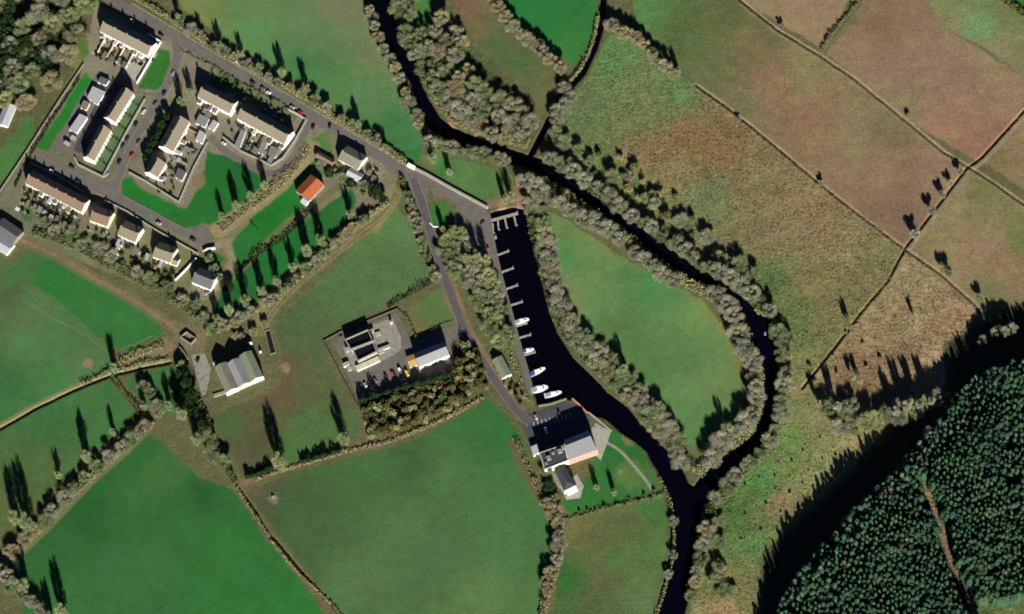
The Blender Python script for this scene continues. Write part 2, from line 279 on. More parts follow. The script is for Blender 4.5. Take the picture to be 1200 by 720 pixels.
# fields
F = [
 ([(180,-60),(215,12),(262,42),(300,68),(352,100),(400,130),(440,158),(482,186),(496,165),(484,135),(464,98),(446,62),(432,22),(420,-60)], [(230,5,(112,126,72)),(300,40,(88,132,76)),(380,30,(92,122,78)),(350,80,(72,122,70)),(430,110,(88,126,76)),(455,160,(62,116,64)),(438,60,(108,120,78)),(300,10,(95,125,75)),(390,90,(80,122,70)),(395,8,(115,118,84))], .12),
 ([(575,-60),(582,2),(612,32),(642,57),(672,76),(684,66),(700,30),(704,-60)], [(640,20,(44,120,56)),(670,60,(58,122,58)),(600,5,(40,122,54))], .05),
 ([(525,-60),(528,0),(542,25),(562,60),(592,82),(620,100),(632,138),(644,135),(650,92),(625,66),(600,42),(577,14),(560,-60)], [(540,5,(124,98,74)),(555,35,(112,104,70)),(585,55,(86,112,64)),(610,75,(84,108,62)),(635,110,(104,108,68)),(630,130,(104,104,70)),(600,40,(100,100,70))], .25),
 ([(480,-60),(500,-60),(510,40),(500,55),(488,30)], [(495,20,(78,122,62))], .3),
 ([(712,42),(735,38),(775,70),(800,92),(850,125),(900,165),(960,215),(1060,292),(1010,365),(940,455),(922,470),(916,400),(885,350),(800,290),(740,240),(690,200),(652,155),(670,115),(690,88)], [(720,70,(84,116,66)),(690,130,(88,106,66)),(760,130,(102,112,72)),(800,160,(118,96,66)),(790,110,(84,112,68)),(790,200,(124,112,78)),(850,180,(120,98,68)),(880,230,(118,108,72)),(830,230,(98,112,74)),(900,280,(118,108,76)),(950,250,(126,106,76)),(960,330,(118,108,72)),(930,375,(88,106,58)),(900,330,(76,100,58)),(980,370,(108,104,66)),(940,440,(112,112,70)),(1020,300,(110,106,70)),(990,290,(124,112,80)),(750,190,(130,118,84)),(740,220,(80,106,58)),(700,180,(92,110,64)),(760,185,(120,92,62)),(820,170,(115,92,62)),(730,110,(96,112,70))], 1.0),
 ([(733,-60),(862,-60),(864,2),(912,37),(1000,94),(1133,197),(1060,290),(960,213),(850,122),(802,88),(772,50),(745,25)], [(760,15,(78,114,62)),(800,30,(78,94,52)),(850,20,(88,94,56)),(880,60,(112,98,66)),(840,80,(96,98,62)),(900,100,(132,104,78)),(950,80,(122,112,76)),(950,140,(134,104,78)),(1000,150,(130,112,82)),(1040,200,(128,104,78)),(1060,240,(122,96,76)),(1100,200,(134,108,86)),(1040,150,(116,104,72)),(815,60,(84,98,58)),(870,120,(108,102,70)),(900,40,(96,92,60))], .5),
 ([(868,-60),(870,2),(965,58),(985,30),(1012,-60)], [(925,20,(138,114,86)),(900,8,(132,114,84))], .3),
 ([(1016,-60),(1010,10),(968,62),(1060,140),(1150,192),(1260,70),(1200,92),(1150,58),(1100,30),(1060,-60)], [(1000,60,(132,108,82)),(1050,80,(132,106,86)),(1120,90,(132,106,86)),(1100,150,(138,106,84)),(1150,70,(134,114,84)),(1030,20,(120,98,72)),(1060,130,(126,112,80)),(1130,160,(134,100,78))], .35),
 ([(1060,-60),(1100,30),(1160,60),(1200,92),(1260,60),(1260,-60)], [(1100,15,(122,124,82)),(1150,30,(106,132,86)),(1180,18,(112,112,76)),(1190,62,(118,116,78)),(1198,0,(44,112,40)),(1100,35,(126,112,84)),(1175,60,(124,116,84))], .5),
 ([(1153,190),(1260,70),(1260,265)], [(1190,180,(130,108,80)),(1170,190,(120,104,72)),(1198,150,(128,112,82))], .5),
 ([(1136,199),(1260,280),(1260,340),(1150,368),(1062,294)], [(1120,230,(138,124,92)),(1150,220,(108,104,66)),(1180,260,(112,108,68)),(1140,290,(138,112,86)),(1180,310,(134,108,80)),(1160,345,(112,106,72)),(1140,240,(112,104,70)),(1100,275,(128,114,78)),(1165,280,(138,116,88)),(1195,280,(100,108,62))], .35),
 ([(1062,296),(1150,368),(1130,390),(1105,402),(1107,452),(1060,500),(1000,470),(948,458),(1010,367)], [(1070,310,(152,134,100)),(1080,380,(150,134,98)),(1030,400,(144,124,92)),(1060,420,(138,110,82)),(1000,440,(128,104,76)),(1095,430,(168,148,114)),(1050,350,(146,128,92)),(960,450,(140,124,90)),(1100,385,(150,120,90)),(1020,480,(110,104,66))], .9),
 ([(915,472),(955,458),(1010,470),(1040,490),(1040,500),(1000,545),(930,612),(892,652),(884,790),(800,790),(812,690),(820,640),(832,600),(858,570),(885,545),(908,520)], [(940,490,(112,118,72)),(930,520,(96,120,66)),(893,570,(72,120,60)),(950,560,(122,118,76)),(990,530,(132,128,82)),(905,610,(108,108,66)),(915,592,(130,112,80)),(880,632,(84,118,66)),(840,690,(102,106,62)),(850,715,(148,122,88)),(868,620,(84,108,58)),(860,600,(70,96,48)),(960,490,(126,118,78)),(1005,510,(140,124,84)),(930,545,(104,120,66)),(875,700,(112,110,68))], .9),
 ([(622,236),(660,256),(720,296),(780,328),(822,352),(852,388),(870,440),(868,492),(842,524),(808,524),(788,502),(750,455),(700,402),(665,362),(650,322),(637,280)], [(650,265,(100,126,76)),(690,290,(102,130,76)),(668,300,(74,126,68)),(760,340,(76,126,70)),(830,370,(104,132,76)),(720,360,(88,126,72)),(740,400,(80,116,66)),(790,420,(86,122,72)),(800,460,(92,126,76)),(840,450,(98,122,70)),(820,508,(82,122,68)),(700,272,(124,130,66)),(735,330,(84,122,68)),(700,330,(98,128,74)),(660,345,(112,124,80)),(725,375,(84,112,62)),(768,430,(78,114,62))], .2),
 ([(490,182),(515,178),(560,192),(600,204),(606,232),(572,241),(500,196)], [(540,205,(88,122,70)),(570,215,(76,116,62)),(592,225,(98,112,66)),(505,182,(100,116,68)),(520,200,(60,112,54))], .2),
 ([(470,178),(496,170),(488,192),(474,192)], [(482,182,(50,112,54))], .1),
 ([(463,238),(485,272),(504,328),(470,346),(445,362),(400,384),(378,400),(402,470),(424,502),(400,526),(330,546),(285,562),(265,520),(248,487),(290,470),(328,455),(332,420),(322,382),(392,312)], [(470,260,(88,120,70)),(440,300,(82,114,66)),(400,340,(82,110,64)),(350,380,(76,100,60)),(332,435,(96,86,62)),(320,460,(100,82,62)),(290,490,(88,88,58)),(280,530,(88,84,58)),(360,450,(86,96,60)),(370,500,(76,106,60)),(345,525,(72,108,56)),(310,510,(86,86,56)),(480,310,(84,110,66)),(370,410,(80,100,60)),(272,500,(72,100,56))], .25),
 ([(474,366),(518,336),(538,378),(505,388),(490,398)], [(505,362,(86,126,66)),(485,385,(110,118,70))], .1),
 ([(612,516),(628,560),(642,590),(646,640),(636,790),(420,790),(385,705),(350,655),(315,612),(288,578),(330,558),(440,530),(500,510),(570,468),(594,488)], [(560,495,(62,114,58)),(420,560,(70,110,58)),(520,560,(78,116,66)),(480,620,(80,118,70)),(600,620,(78,120,68)),(420,680,(84,118,70)),(560,700,(90,124,70)),(350,600,(72,100,58)),(300,582,(84,90,62)),(350,640,(70,102,58)),(620,600,(70,116,62)),(590,500,(56,112,54)),(480,540,(66,100,56)),(520,660,(78,114,68))], .15),
 ([(172,505),(232,558),(276,576),(330,652),(388,728),(400,790),(40,790),(18,657),(50,612),(112,552)], [(150,530,(46,100,46)),(100,600,(40,94,44)),(60,640,(48,100,50)),(200,600,(52,106,50)),(260,640,(48,110,50)),(150,680,(58,110,58)),(300,690,(50,112,52)),(190,560,(66,110,56)),(340,710,(48,116,50)),(100,700,(54,108,54)),(240,580,(44,96,46))], .08),
 ([(-60,540),(0,506),(60,472),(130,444),(160,488),(112,528),(60,580),(22,612),(-60,660)], [(60,500,(60,106,56)),(100,470,(66,112,60)),(20,560,(72,98,54)),(15,600,(88,104,56)),(130,460,(64,110,58)),(60,550,(80,106,60))], .2),
 ([(-60,270),(0,300),(22,312),(60,345),(100,380),(130,410),(132,434),(80,458),(0,500),(-60,530)], [(30,400,(82,126,72)),(80,400,(78,120,66)),(10,345,(84,104,64)),(10,450,(60,112,60)),(60,440,(72,122,66)),(20,375,(88,112,70)),(100,420,(86,120,72)),(40,360,(86,118,72))], .12),
 ([(36,290),(60,296),(122,332),(186,372),(190,392),(150,412),(127,404),(62,348),(30,330),(5,340),(0,320)], [(80,320,(50,116,52)),(120,370,(56,116,56)),(160,388,(56,116,56)),(22,302,(80,112,66)),(12,325,(74,116,62)),(60,335,(44,118,48))], .08),
 ([(200,428),(214,470),(192,490),(166,470),(146,446)], [(185,445,(64,110,58))], .2),
 ([(142,212),(152,207),(168,222),(217,246),(236,215),(243,178),(262,182),(302,202),(308,215),(292,242),(264,258),(234,264),(200,270),(168,256),(143,235)], [(250,220,(36,112,46)),(180,240,(38,120,44)),(220,262,(44,112,46)),(290,210,(40,104,50))], .05),
 ([(268,288),(300,252),(350,208),(366,188),(382,194),(362,240),(332,272),(302,306),(282,322)], [(320,262,(34,116,42)),(365,200,(50,120,48)),(290,300,(44,112,48))], .05),
 ([(246,380),(258,342),(302,301),(352,261),(412,221),(418,238),(385,284),(332,324),(292,358),(246,388)], [(330,305,(36,112,48)),(400,245,(50,110,50)),(270,365,(40,98,46)),(385,262,(44,108,50))], .08),
 ([(184,56),(198,60),(200,74),(190,98),(182,106),(162,105),(170,88)], [(182,82,(54,116,46))], .05),
 ([(100,84),(108,92),(82,136),(56,178),(40,172),(70,134)], [(80,125,(34,116,44)),(50,172,(44,112,46))], .05),
 ([(-60,220),(0,178),(20,150),(40,132),(40,158),(16,202),(0,215),(-60,250)], [(10,175,(78,122,60))], .2),
 ([(85,60),(100,40),(105,60),(90,82),(75,70)], [(92,55,(72,112,48)),(80,66,(130,128,76))], .3),
 ([(668,608),(722,592),(783,580),(787,620),(784,680),(770,790),(640,790),(656,665),(662,622)], [(690,630,(94,104,62)),(740,610,(98,110,66)),(720,660,(86,114,64)),(770,640,(88,120,66)),(664,680,(56,106,50)),(700,700,(88,106,62)),(750,700,(94,120,72)),(675,612,(118,116,72)),(760,600,(72,116,58)),(710,680,(98,102,62))], .45),
 ([(700,508),(726,505),(748,520),(762,542),(778,573),(700,596),(664,602),(660,588),(690,560)], [(735,530,(46,112,46)),(690,575,(52,116,54)),(720,575,(60,114,56)),(770,560,(76,112,60))], .12),
 ([(156,109),(169,118),(121,207),(108,197)], [(140,155,(92,118,78))], .15),
 ([(235,112),(244,96),(262,82),(330,120),(352,133),(340,150)], [(250,90,(72,112,60)),(300,115,(112,118,84)),(335,140,(106,110,78))], .3),
 ([(350,170),(392,150),(402,165),(385,185),(368,175)], [(372,165,(70,122,56)),(392,168,(128,130,86))], .1),
 ([(500,250),(512,235),(525,240),(527,262),(515,270),(504,262)], [(512,255,(64,118,54))], .1),
 ([(24,232),(42,238),(36,262),(22,250)], [(30,245,(78,112,66))], .2), ([(44,240),(56,244),(48,262),(38,256)], [(46,250,(92,118,70))], .2),
 ([(76,258),(90,262),(88,276),(74,272)], [(82,266,(66,112,60))], .2),
 ([(237,300),(252,296),(262,302),(256,312),(240,314)], [(250,305,(50,112,46))], .05),
 ([(285,165),(296,160),(300,172),(290,182)], [(292,170,(46,118,46))], .05),
]
GAIN = {15: 1.06, 17: 1.02, 16: 1.05, 19: 1.03, 20: 1.04, 3: 1.0, 4: 1.13, 5: 1.07, 6: 1.07, 7: 1.07, 8: 1.05, 9: 1.08, 10: 1.07, 11: 1.05, 12: 1.07, 13: 1.08, 0: 1.05, 14: 1.06, 28: 1.08}
for fi, (poly, ctl, t) in enumerate(F):
    g_ = GAIN.get(fi, 1.0); mo = (.02 if fi in (4, 11) else .065) if 3 < fi < 13 else 0; paint_poly(poly, [(a, b_, ((c_[0]*(g_+mo*.5), c_[1]*(g_+mo), c_[2]*(g_+.02+mo)) if fi != 17 else (c_[0]+5, c_[1]-6, c_[2]+2))) for a, b_, c_ in ctl], t*.8 if t > .4 else t)
for a in [(232,212,9,(128,116,86)),(737,556,17,(88,120,60)),(300,576,7,(100,90,66)),(320,585,6,(130,118,94)),(102,427,6,(140,126,94)),(335,432,6,(150,118,90)),(612,232,14,(140,112,84)),(592,236,10,(136,116,88)),
          (516,222,10,(125,108,92)),(845,323,9,(165,145,105)),(530,150,6,(170,145,110)),(790,288,6,(168,142,100)),(727,554,3,(120,138,110)),(1083,570,8,(160,140,100)),(320,560,5,(110,100,75)),(715,25,5,(135,108,80)),(738,512,10,(118,120,84))]:
    spot(*a)
# paler banks beside the ditches, tracks and worn strips
DITCH = [[(860,-60),(866,0),(910,35),(960,65),(1000,92),(1065,145),(1105,178),(1133,195),(1165,215),(1200,240),(1260,280)],
 [(815,100),(850,125),(900,165),(960,215),(1000,247),(1060,292)], [(1060,292),(1133,197),(1150,185),(1200,130),(1260,60)],
 [(1060,292),(1100,320),(1140,355),(1150,368)], [(1060,292),(1040,330),(1010,365),(980,405),(940,455)],
 [(-60,533),(0,503),(40,480),(90,456),(128,441),(165,432),(200,425)], [(280,572),(300,600),(318,632)], [(320,630),(355,672),(398,718),(440,790)],[(130,441),(146,460),(165,484)],
 [(398,390),(403,402),(412,420),(425,445)]]
for i, d in enumerate(DITCH):
    if i < 5:
        paint_line([(x+2.8, y+3) for x, y in d], 7, (158,142,108), 2, .8)
    elif i == 5: paint_line([(x-1, y-3) for x, y in d], 6, (134,128,90), 2, .8)
    elif i < 8: paint_line([(x-3, y+2.5) for x, y in d], 6, (112,98,72), 2, .8)
TR = smooth([(-40,250),(0,268),(30,284),(60,297),(100,320),(150,348),(190,374),(215,392)])
paint_line(TR, 13, (120,112,78), 4, .8); paint_line(TR, 4.5, (142,120,90), 2, .8)
LANE = smooth([(408,208),(385,228),(350,250),(320,276),(290,310),(262,335),(240,360),(215,385)])
paint_line(LANE, 7, (104,112,70), 3, .9); paint_line(LANE, 3, (122,116,84), 2, .6)
FT = smooth([(465,228),(452,250),(430,268),(400,290),(350,330),(318,365),(306,388)])
paint_line([(x-6, y-5) for x, y in FT], 15, (142,134,94), 4, .8); paint_line(FT, 12, (132,126,86), 3, .85); paint_line([(x-1.8, y-1.5) for x, y in FT], 1.6, (98,86,58), 1, .9); paint_line([(x+1.8, y+1.5) for x, y in FT], 1.6, (98,86,58), 1, .7)
paint_line([(440,270),(465,235)], 7, (140,134,88), 3, .7)
paint_line([(256,270),(290,245),(330,215),(352,190),(366,174)], 19, (150,140,102), 5, .95)   # tan rough bank
paint_line([(96,72),(78,106),(50,150),(28,188)], 5, (136,122,86), 3, .9)
paint_line([(0,504),(40,481),(90,457),(128,442)], 2, (60,52,38), 1, .6)
paint_line([(28,352),(60,372),(100,392),(124,412)], 1.5, (110,134,90), 1, .8); paint_line([(140,410),(160,403),(178,394)], 1.5, (110,134,90), 1, .8)
paint_line([(18,656),(60,615),(110,563),(150,528),(176,503)], 7, (124,118,80), 3, .8)
paint_line([(140,432),(165,420),(195,405)], 18, (132,120,90), 5, .9)
paint_line([(285,566),(330,550),(400,529),(445,520),(500,500),(560,470)], 7, (128,104,80), 3, .9)
paint_line([(212,445),(235,478),(240,500)], 14, (98,104,62), 5, .8)
paint_line([(570,240),(600,236),(618,238)], 10, (138,116,88), 3, .9)
paint_line([(520,345),(545,390),(560,415),(592,452),(612,480)], 7, (128,112,90), 2.5, .7)
paint_line([(600,520),(618,560),(636,590),(648,610)], 10, (104,94,70), 4, .9)
paint_line([(666,608),(720,592),(782,580)], 5, (116,120,78), 2, .8)
paint_line([(645,280),(655,330),(665,350),(700,395)], 6, (116,122,76), 3, .6)
paint_line([(818,352),(850,390),(868,440)], 5, (132,128,60), 3, .7)
paint_line([(920,470),(960,440),(1000,400)], 8, (150,132,96), 3, .6)
paint_line([(962,62),(985,40),(1015,5)], 6, (128,116,84), 3, .8); paint_line([(1095,270),(1115,235),(1135,205)], 14, (138,130,94), 6, .8)
paint_line([(1085,560),(1100,600),(1112,640),(1138,700)], 8, (128,110,84), 3, .9)
paint_line([(590,290),(600,360),(612,410),(628,470)], 12, (118,112,84), 4, .8)
paint_line([(240,290),(266,285),(272,305),(262,330),(240,345)], 9, (150,140,108), 3, .9)
paint_line([(x+7.5, y-1.5) for x, y in [(507,282),(519,320),(534,360),(548,395),(568,428),(588,456),(600,472)]], 3, (156,116,92), 1.5, .8)
spot(222,398,20,(128,116,92),10,.9); spot(216,440,12,(58,66,46),6,.8)
for pl in ([(470,30),(500,60),(545,45),(598,92),(628,128),(618,168),(560,155),(530,145),(500,100)],):
    paint_poly(pl, [(500,80,(86,104,62)),(560,100,(84,96,60)),(600,150,(104,100,66)),(545,140,(120,108,74)),(520,60,(80,108,60))], .7, 5)
# forest floor; the forest's shade band is darkened into its colour too
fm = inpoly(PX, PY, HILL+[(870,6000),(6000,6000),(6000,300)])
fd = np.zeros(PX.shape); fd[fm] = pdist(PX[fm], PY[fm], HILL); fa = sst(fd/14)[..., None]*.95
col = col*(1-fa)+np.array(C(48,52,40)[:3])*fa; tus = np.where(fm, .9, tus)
paint_line([(1085,562),(1100,600),(1112,640),(1138,700)], 15, (142,124,96), 3, .95)
for a_ in [(1085,575,11,(150,128,94)),(1180,722,30,(105,120,72)),(1150,712,14,(96,116,70)),(1165,610,12,(125,105,84)),(1172,660,12,(122,105,82)),(1010,715,8,(120,96,70)),(1135,585,9,(130,84,66))]: spot(*a_)
# outer world: patchwork of fields
far = (PX < -48) | (PX > 1248) | (PY < -48) | (PY > 768)
# river bed and stream
wsel = (PX > 410) & (PX < 930) & (PY > -62) & (PY < 800)
wx, wy = PX[wsel], PY[wsel]
wd = pdist(wx+.8*wn(wx, wy, 12, 20), wy+.8*wn(wx, wy, 12, 21), WATER, True); wi = inpoly(wx, wy, WATER); wd = np.where(wi, wd, -wd)
ws = 3.3-pdist(wx, wy, STREAM)*1.0
Z = np.zeros(PX.shape)
zz = -3.2*sst((np.maximum(wd, ws)+.6)/2.4)
Z[wsel] = zz
bank = sst((np.maximum(wd, ws)+6)/5)[..., None]*.5*(1-sst((np.maximum(wd, ws)+.5)/2)[..., None])
col[wsel] = col[wsel]*(1-bank)+np.array(C(78,76,50)[:3])*bank
wet = sst((np.maximum(wd, ws)+.6)/1.6)[..., None]
col[wsel] = col[wsel]*(1-wet)+np.array(C(48,40,30)[:3])*wet
for a_ in [(788,284,6,(176,152,112),3,.9),(846,322,8,(176,152,112),3,.9),(855,333,5,(172,148,110),3,.9),(528,147,5,(172,140,105),3,.8),(560,161,5,(165,128,96),3,.8),(612,238,8,(160,132,104),3,.8),(588,241,7,(158,132,102),3,.8)]: spot(*a_)
for d in DITCH:
    xs = [p[0] for p in d]; ys = [p[1] for p in d]
    s = (PX > min(xs)-8) & (PX < max(xs)+8) & (PY > min(ys)-8) & (PY < max(ys)+8)
    q = pdist(PX[s]+.5*wn(PX[s], PY[s], 30, 5), PY[s]+.5*wn(PX[s], PY[s], 30, 6), d); a = sst((1.9-q)/1.7)
    Z[s] = np.minimum(Z[s], -1.5*a); col[s] = col[s]*(1-a[..., None]*.9)+np.array(C(50,42,32)[:3])*a[..., None]*.9
Z += elev_np(PX, PY)+.10*tus*wn(PX, PY, 7, 30)*(Z > -.2)+.12*tus*nrng.normal(size=Z.shape)*(tus > .4)*(Z > -.2)
gx, gy = at_np(PX, PY, Z)
me = bpy.data.meshes.new('ground'); n = NX*NY
me.vertices.add(n); me.vertices.foreach_set('co', np.stack([gx, gy, Z], -1).reshape(-1).astype(np.float32))
idx = np.arange(n).reshape(NY, NX)
q = np.stack([idx[1:, :-1], idx[1:, 1:], idx[:-1, 1:], idx[:-1, :-1]], -1).reshape(-1, 4).astype(np.int32)
me.loops.add(q.size); me.loops.foreach_set('vertex_index', q.reshape(-1)); me.polygons.add(len(q))
me.polygons.foreach_set('loop_start', np.arange(0, q.size, 4, dtype=np.int32)); me.polygons.foreach_set('loop_total', np.full(len(q), 4, dtype=np.int32))
me.polygons.foreach_set('use_smooth', np.ones(len(q), bool)); me.update()
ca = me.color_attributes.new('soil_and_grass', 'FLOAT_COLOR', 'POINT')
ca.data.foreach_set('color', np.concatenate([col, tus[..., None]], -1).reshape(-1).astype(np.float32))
gm = bpy.data.materials.new('ground'); gm.use_nodes = True; t = gm.node_tree; b = t.nodes['Principled BSDF']
b.inputs['Roughness'].default_value = 1; b.inputs['Specular IOR Level'].default_value = .1
N = t.nodes.new; Lk = t.links.new
va = N('ShaderNodeVertexColor'); va.layer_name = 'soil_and_grass'; tc = N('ShaderNodeTexCoord')
def noise(scale, det=4, rough=.6, stretch=None):
    z = N('ShaderNodeTexNoise'); z.inputs['Scale'].default_value = scale; z.inputs['Detail'].default_value = det; z.inputs['Roughness'].default_value = rough
    if stretch:
        mp = N('ShaderNodeMapping'); mp.inputs['Scale'].default_value = stretch[0]; mp.inputs['Rotation'].default_value = (0, 0, stretch[1]); Lk(tc.outputs['Object'], mp.inputs[0]); Lk(mp.outputs[0], z.inputs['Vector'])
    else: Lk(tc.outputs['Object'], z.inputs['Vector'])
    return z.outputs['Fac']
def mth(op, a, b_):
    z = N('ShaderNodeMath'); z.operation = op
    for i, v in enumerate((a, b_)):
        if isinstance(v, (int, float)): z.inputs[i].default_value = v
        else: Lk(v, z.inputs[i])
    return z.outputs[0]
big, mid, fine, tiny = noise(.025, 4), noise(.11, 5, .65), noise(.55, 6, .7), noise(.38, 3, .6, ((1, .35, 1), R(35)))
T = va.outputs['Alpha']
amp_f = mth('ADD', mth('MULTIPLY', T, 2.1), .5); amp_m = mth('ADD', mth('MULTIPLY', T, .75), .42)
v = mth('ADD', 1, mth('MULTIPLY', mth('SUBTRACT', big, .5), .55))
v = mth('ADD', v, mth('MULTIPLY', mth('SUBTRACT', mid, .5), amp_m))
v = mth('ADD', v, mth('MULTIPLY', mth('SUBTRACT', fine, .5), amp_f))
v = mth('ADD', v, mth('MULTIPLY', mth('SUBTRACT', tiny, .5), mth('MULTIPLY', T, 1.1)))
hs = N('ShaderNodeHueSaturation'); Lk(va.outputs['Color'], hs.inputs['Color']); Lk(v, hs.inputs['Value'])
hue = mth('ADD', .5, mth('MULTIPLY', mth('SUBTRACT', noise(.05, 5, .65), .5), mth('ADD', mth('MULTIPLY', T, .02), .045)))
Lk(hue, hs.inputs['Hue']); Lk(hs.outputs[0], b.inputs['Base Color'])
bp = N('ShaderNodeBump'); bp.inputs['Distance'].default_value = .5; Lk(mth('ADD', fine, mth('MULTIPLY', mid, 1.5)), bp.inputs['Height'])
Lk(mth('ADD', mth('MULTIPLY', T, 1.0), .06), bp.inputs['Strength']); Lk(bp.outputs[0], b.inputs['Normal'])
me.materials.append(gm)
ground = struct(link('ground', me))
# water
wm = bpy.data.materials.new('river_water'); wm.use_nodes = True; t = wm.node_tree; b = t.nodes['Principled BSDF']
b.inputs['Base Color'].default_value = (.001, .0012, .004, 1); b.inputs['Roughness'].default_value = .12; b.inputs['IOR'].default_value = 1.33; b.inputs['Specular IOR Level'].default_value = .18
nz = t.nodes.new('ShaderNodeTexNoise'); nz.inputs['Scale'].default_value = .6; bp = t.nodes.new('ShaderNodeBump'); bp.inputs['Distance'].default_value = .05; bp.inputs['Strength'].default_value = .4
tc = t.nodes.new('ShaderNodeTexCoord'); t.links.new(tc.outputs['Object'], nz.inputs['Vector']); t.links.new(nz.outputs[0], bp.inputs['Height']); t.links.new(bp.outputs[0], b.inputs['Normal'])
wp = [at(x, y, -1.0) for x, y in ((405,-52),(935,-52),(935,772),(405,772))]
struct(link('river', MB().add(wp, [(0, 3, 2, 1)]).mesh('river', wm)))

# ------------------------------------------------------------------ flat sheets: roads, yards, paths
def ribbon(name, pts, wpx, m, z=.06, sm=True, kerb=False):
    if sm: pts = smooth(pts, 5)
    P = [at(x, y) for x, y in pts]; w = wpx*.65/2; L, Rr = [], []
    for i, p in enumerate(P):
        d = (P[min(i+1, len(P)-1)]-P[max(i-1, 0)]); d.z = 0; d.normalize(); nrm = Vector((-d.y, d.x, 0))
        L.append(p+nrm*w); Rr.append(p-nrm*w)
    n = len(P)
    o = struct(link(name, MB().add([(q.x, q.y, z) for q in L+Rr], [(i, n+i, n+i+1, i+1) for i in range(n-1)]).mesh(name, m)))
    if kerb:
        mb = MB()
        for i in range(n-1):
            for S, s in ((L, 1), (Rr, -1)):
                a, c = S[i], S[i+1]; dd = c-a; dd.normalize(); nn = Vector((-dd.y, dd.x, 0))*s
                mb.prism([(a.x, a.y), (c.x, c.y), (c.x+nn.x*.3, c.y+nn.y*.3), (a.x+nn.x*.3, a.y+nn.y*.3)], 0, z+.12)
        struct(link('kerb', mb.mesh('kerb', M['concrete'])))
    return o
def sheet(name, poly, m, z=.05):
    P = [at(x, y) for x, y in poly]; n = len(P)
    a = sum(P[i].x*P[(i+1) % n].y-P[(i+1) % n].x*P[i].y for i in range(n))
    if a < 0: P = P[::-1]
    return struct(link(name, MB().add([(p.x, p.y, z) for p in P], [tuple(range(n))]).mesh(name, m)))
MAIN = [(95,-35),(118,-8),(150,10),(200,40),(250,70),(300,98),(350,127),(400,157),(440,181),(474,201)]
ribbon('main_road', MAIN, 12, M['asphalt'], .08)
ribbon('pavement', [(x+3.4, y-6.6) for x, y in MAIN[2:]], 3.2, M['gravel'], .07)
sheet('junction', [(466,190),(478,192),(500,204),(503,222),(500,240),(488,240),(478,215),(462,203)], M['asphalt'], .092)
ribbon('quay_road', [(484,210),(495,240),(507,282),(519,320),(534,360),(548,395),(568,428),(590,460),(606,482),(622,496)], 9.5, M['asphalt_dark'], .10, kerb=True)
sheet('car_park', [(500,204),(535,222),(570,243),(573,262),(579,298),(575,312),(560,300),(536,292),(532,262),(535,240),(512,224),(503,218)], M['asphalt'], .075)
ribbon('quay', [(571,250),(575,275),(581,305),(590,340),(597,365),(604,392),(611,417),(618,441),(623,464)], 7, M['asphalt'], .085)
ribbon('estate_road', [(203,40),(208,62),(203,85),(190,110),(172,140),(155,170),(142,198),(132,222)], 11, M['asphalt'], .084, kerb=True)
ribbon('estate_road', [(38,183),(70,199),(100,214),(130,228),(170,249),(205,268),(238,284)], 11, M['asphalt'], .076, kerb=True)
sheet('turning_head', [(222,272),(232,264),(244,268),(250,280),(244,290),(228,288)], M['asphalt'], .097)
ribbon('estate_path', [(115,88),(101,108),(88,130),(73,158),(60,184)], 5, M['asphalt'], .07)
ribbon('estate_path', [(180,50),(190,46),(206,52),(210,66),(200,92),(186,110),(160,108)], 3.2, M['asphalt'], .066)
ribbon('estate_path', [(246,160),(262,176),(285,190),(306,202),(326,202),(344,184),(356,158),(366,140)], 7.5, M['asphalt'], .088)
ribbon('estate_path', [(248,162),(238,180),(230,198),(218,222),(214,240)], 5, M['gravel'], .068)
sheet('patio', [(150,68),(172,72),(186,62),(161,97),(143,86)], M['concrete_pale'], .07)
sheet('works_yard', [(389,399),(464,366),(472,378),(481,402),(500,392),(530,382),(542,380),(549,392),(530,400),(532,436),(470,456),(420,471),(412,450)], M['asphalt'], .06)
sheet('concrete_apron', [(437,380),(460,373),(470,396),(470,410),(462,416),(420,437),(408,430),(402,406)], M['concrete'], .075)
sheet('farm_yard', [(224,416),(240,414),(247,432),(245,446),(241,462),(237,464),(230,440)], M['concrete'], .06)
sheet('marina_car_park', [(617,486),(634,481),(660,471),(682,477),(690,486),(692,506),(640,524),(622,526),(612,500)], M['asphalt_black'], .065)
sheet('terrace_paving', [(690,508),(698,496),(716,506),(712,518),(704,540),(698,534)], M['concrete_pale'], .058)
sheet('terrace_paving', [(656,570),(676,556),(684,570),(680,584),(664,586)], M['concrete_pale'], .054)
ribbon('garden_path', [(706,516),(726,528),(742,545),(756,562),(764,574)], 3.5, M['concrete'], .05)
ribbon('garden_path', [(640,545),(648,556),(656,572)], 3, M['concrete'], .048)
sheet('driveway', [(224,338),(232,330),(240,340),(250,345),(243,352),(225,352)], M['gravel'], .05)
sheet('yard', [(400,190),(415,178),(440,182),(455,200),(440,225),(420,215)], M['gravel'], .045)
# marked bays at the marina
mb = MB()
for i in range(10):
    x = 625+i*4.7; y = 498-i*1.25
    a, c = at(x, y-3.6), at(x+1.4, y+3.6); d = (c-a); L = d.length
    mb.box((a.x+c.x)/2, (a.y+c.y)/2, .085, .3, L, .006, math.atan2(d.y, d.x)-math.pi/2)
struct(link('bay_markings', mb.mesh('bay_markings', M['line_paint'])))
